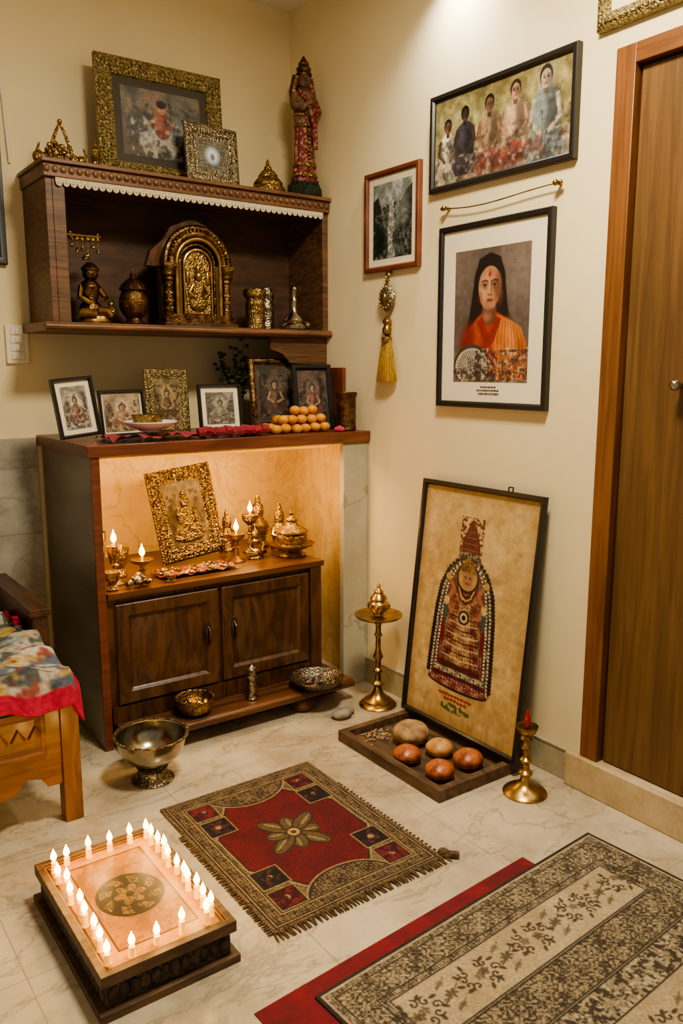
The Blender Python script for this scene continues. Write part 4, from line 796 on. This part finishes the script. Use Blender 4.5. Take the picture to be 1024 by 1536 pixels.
for j in range(n2):
    for i in range(n1):
        u=i/(n1-1);v=j/(n2-1); x=-1.14+.665*u; y=-.41-.18*v+.012*math.sin(u*19)
        z=CT+.004+ .016*abs(math.sin(u*14+v*3))*(.4+.6*v)+.012*abs(math.sin(u*37+v*9)); V.append((x,y,z))
F=[(j*n1+i,(j+1)*n1+i,(j+1)*n1+i+1,j*n1+i+1) for j in range(n2-1) for i in range(n1-1)]
o.add(V,F,'redc'); 
for k in range(11): 
    u=k/11; o.tube([(-.80+u*.30,-.582+.01*math.sin(k),CT+.026+.006*math.sin(k*2)),(-.77+u*.30,-.585,CT+.028)],.018,'redc',8)
o.done()
o=Ob('white_dish'); o.lathe([(a*1.0,b*.9) for a,b in [(.04,0),(.044,.006),(.06,.012),(.09,.028),(.1,.038),(.1,.042),(.088,.034),(.05,.014),(0,.012)]],(-.955,-.50,CT+.033),'white',32); o.done()
o=Ob('small_brass_bowl'); o.lathe([(a,b) for a,b in bowlp(.058,.045)],(-.965,-.50,CT+.046),'brasso',24); o.done()
# ================================================================ niche contents
o=Ob('ornate_icon_frame'); c=icon(9,26,36,(106,82,48),(50,36,23),(142,112,68),.3)
o.T((-.715,-.34,NB+.022),-2,-9,-7); w,h=.285,.385; picture(o,w,h,ornp(.05,.02),'agold',c,.010,'agold'); studs(o,w,h,.012,-.022,.006,.012,'agold'); studs(o,w,h,.026,-.024,.008,.017,'agold'); studs(o,w,h,.042,-.018,.005,.011,'agold')
for e_,r_ in (((0,-.012,.10),(.07,.006,.028)),((-.03,-.014,.125),(.03,.008,.025)),((.03,-.014,.125),(.03,.008,.025)),((0,-.015,.175),(.034,.009,.05)),((-.035,-.016,.19),(.01,.006,.036)),((.038,-.016,.18),(.01,.006,.036)),((0,-.017,.242),(.02,.009,.024)),((0,-.016,.272),(.013,.007,.018))): o.ell(e_,r_,'agold',16,10)
o.done()
o=Ob('folded_offering_cloth')
n1,n2=50,10; V=[]
for j in range(n2):
    for i in range(n1):
        u=i/(n1-1);v=j/(n2-1); V.append((-.95+.33*u,-.42-.13*v,NB+.004+.012*abs(math.sin(u*15+v*4))+.004*abs(math.sin(v*9))))
F=[(j*n1+i,(j+1)*n1+i,(j+1)*n1+i+1,j*n1+i+1) for j in range(n2-1) for i in range(n1-1)]; o.add(V,F,'redpat')
for k in range(60): o.ell((-.94+random.random()*.31,-.43-random.random()*.12,NB+.016),(.012,.010,.007),random.choice(['brasso','brass','agold','silver']),8,5)
o.done()
def diya(name,x,y,h,m='brass',r=.035,fl=True,bowl=.028):
    o=Ob(name); o.lathe([(r,0),(r*1.05,.005),(r*.7,.014),(r*.3,.024),(r*.25,h*.45),(r*.45,h*.5),(r*.25,h*.55),(r*.3,h*.72),(bowl,h*.86),(bowl*1.08,h),(bowl*.9,h),(bowl*.3,h*.93),(0,h*.93)],(x,y,NB),m,22)
    if fl:
        o.tube([(x,y,NB+h*.92),(x,y,NB+h+.012)],.0045,'ivoryglow',8); o.lathe([(.0008,0),(.009,.009),(.0115,.018),(.008,.03),(.003,.042),(.0005,.052)],(x,y,NB+h+.01),'flame',12)
    ob=o.done()
    if fl: plight(ob,(x,y,NB+h+.045),2.4,r=.015)
    return ob
diya('brass_diya',-1.115,-.49,.15,'brasso'); diya('brass_diya',-1.01,-.50,.085,'brass',.04,True,.04)
diya('brass_diya',-.56,-.42,.12,'brass',.038,True,.035); diya('brass_diya',-.425,-.30,.17,'brasso',.035,True,.035)
for x,y,r,h in ((-1.15,-.40,.036,.19),(-1.155,-.565,.03,.07),(-1.06,-.38,.042,.11),(-.93,-.58,.02,.03)):
    o=Ob('brass_cup'); o.lathe([(r*.7,0),(r*.8,.006),(r*.5,h*.3),(r*.8,h*.5),(r,h*.9),(r*1.05,h),(r*.9,h),(0,h*.8)],(x,y,NB),'brasso',22); o.done()
o=Ob('silver_flower_heap')
for k in range(34):
    a=random.random()*6.28;q=random.random()*.045; o.ell((-1.06+1.1*q*math.cos(a),-.582+.5*q*math.sin(a),NB+.012+(.045-q)*.8),(.013,.010,.01),random.choice(['steelo','silver','bronze']),8,6)
o.done()
o=Ob('brass_lidded_censer'); x,y=-.31,-.46
o.lathe([(.06,0),(.065,.006),(.05,.016),(.04,.026),(.07,.036),(.096,.05),(.1,.056),(.09,.054),(.06,.05),(.055,.056),(.068,.075),(.07,.09),(.06,.1),(.074,.106),(.074,.112),(.05,.125),(.03,.135),(.022,.15),(.028,.158),(.016,.17),(.008,.178),(.012,.188),(.003,.2)],(x,y,NB),'brasso',32)
o.done()
for x,y,s in ((-.50,-.22,.9),(-.34,-.22,1.15),(-.28,-.31,1.0),(-.29,-.14,.8)):
    o=Ob('small_brass_idol')
    o.lathe([(.04*s,0),(.042*s,.01),(.03*s,.03),(.034*s,.06),(.04*s,.09*s),(.02*s,.12*s),(.024*s,.14*s),(.022*s,.165*s),(.01*s,.18*s),(.012*s,.19*s),(.002,.215*s)],(x,y,NB),'brasso',18)
    for sg in (-1,1): o.tube([(x+sg*.03*s,y,NB+.1*s),(x+sg*.042*s,y-.01,NB+.07*s),(x+sg*.02*s,y-.032*s,NB+.06*s)],[.01*s,.009*s,.007*s],'brass')
    o.done()
seated('seated_brass_idol',-.468,-.42,NB,.6,'brass','brasso')
# ================================================================ lights
def area(name,loc,size,e,col,tgt,sy=None,mesh=None):
    l=D.lights.new(name+'_light','AREA'); l.energy=e; l.color=col; l.size=size
    if sy: l.shape='RECTANGLE'; l.size_y=sy
    ob=D.objects.new(name+'_light',l); COL.objects.link(ob); ob.location=loc; ob.rotation_euler=(Vector(tgt)-Vector(loc)).to_track_quat('-Z','Y').to_euler(); return ob
o=Ob('ceiling_lamp'); o.lathe([(.2,0),(.22,.02),(.22,.06)],(-.9,-2.1,2.94),'emit',32); cl=o.done()
a=area('ceiling_lamp',(-.9,-2.1,2.92),.35,70,(1,.88,.67),(-.9,-2.1,0)); a.parent=cl; a.location=Vector((-.9,-2.1,2.92))-cl.location
o=Ob('wall_spot_lamp'); o.tube([(0.003,-1.14,2.9),(-.09,-1.14,2.9)],.012,'steel'); o.lathe([(.05,0),(.045,.02),(.02,.07)],(-.11,-1.14,2.86),'steel',24); sp=o.done()
l=D.lights.new('wall_spot_bulb','SPOT'); l.energy=46; l.color=(1,.96,.88); l.spot_size=rad(120); l.spot_blend=.9; l.shadow_soft_size=.04
so=D.objects.new('wall_spot_bulb',l); COL.objects.link(so); so.parent=sp; so.location=Vector((-.11,-1.14,2.85))-sp.location; so.rotation_euler=(Vector((.12,0,-1))).to_track_quat('-Z','Y').to_euler()
o=Ob('niche_strip_light'); o.box(-1.15,-.2,-.575,-.56,CT-.062,CT-.0502,'ivoryglow'); ns=o.done()
a=area('niche_strip',(-.7,-.55,CT-.07),.9,7.5,(1,.66,.28),(-.7,-.3,.5),.02); a.parent=ns; a.location=Vector((-.7,-.55,CT-.07))-ns.location
w=D.worlds.new('World'); SC.world=w; w.use_nodes=True; bg=w.node_tree.nodes['Background']; bg.inputs[0].default_value=(1,.87,.68,1); bg.inputs[1].default_value=.40
SC.view_settings.look='AgX - Medium High Contrast'
# ================================================================ camera
cam=D.cameras.new('camera'); cam.sensor_fit='VERTICAL'; cam.sensor_height=36; cam.lens=36*1227/1536; cam.clip_start=.05
co=D.objects.new('camera',cam); COL.objects.link(co); co.location=(-2.17,-3.433,1.4)
p=rad(9.85);A=rad(35.6); d=Vector((math.sin(A)*math.cos(p),math.cos(A)*math.cos(p),-math.sin(p)))
co.rotation_euler=d.to_track_quat('-Z','Y').to_euler(); SC.camera=co
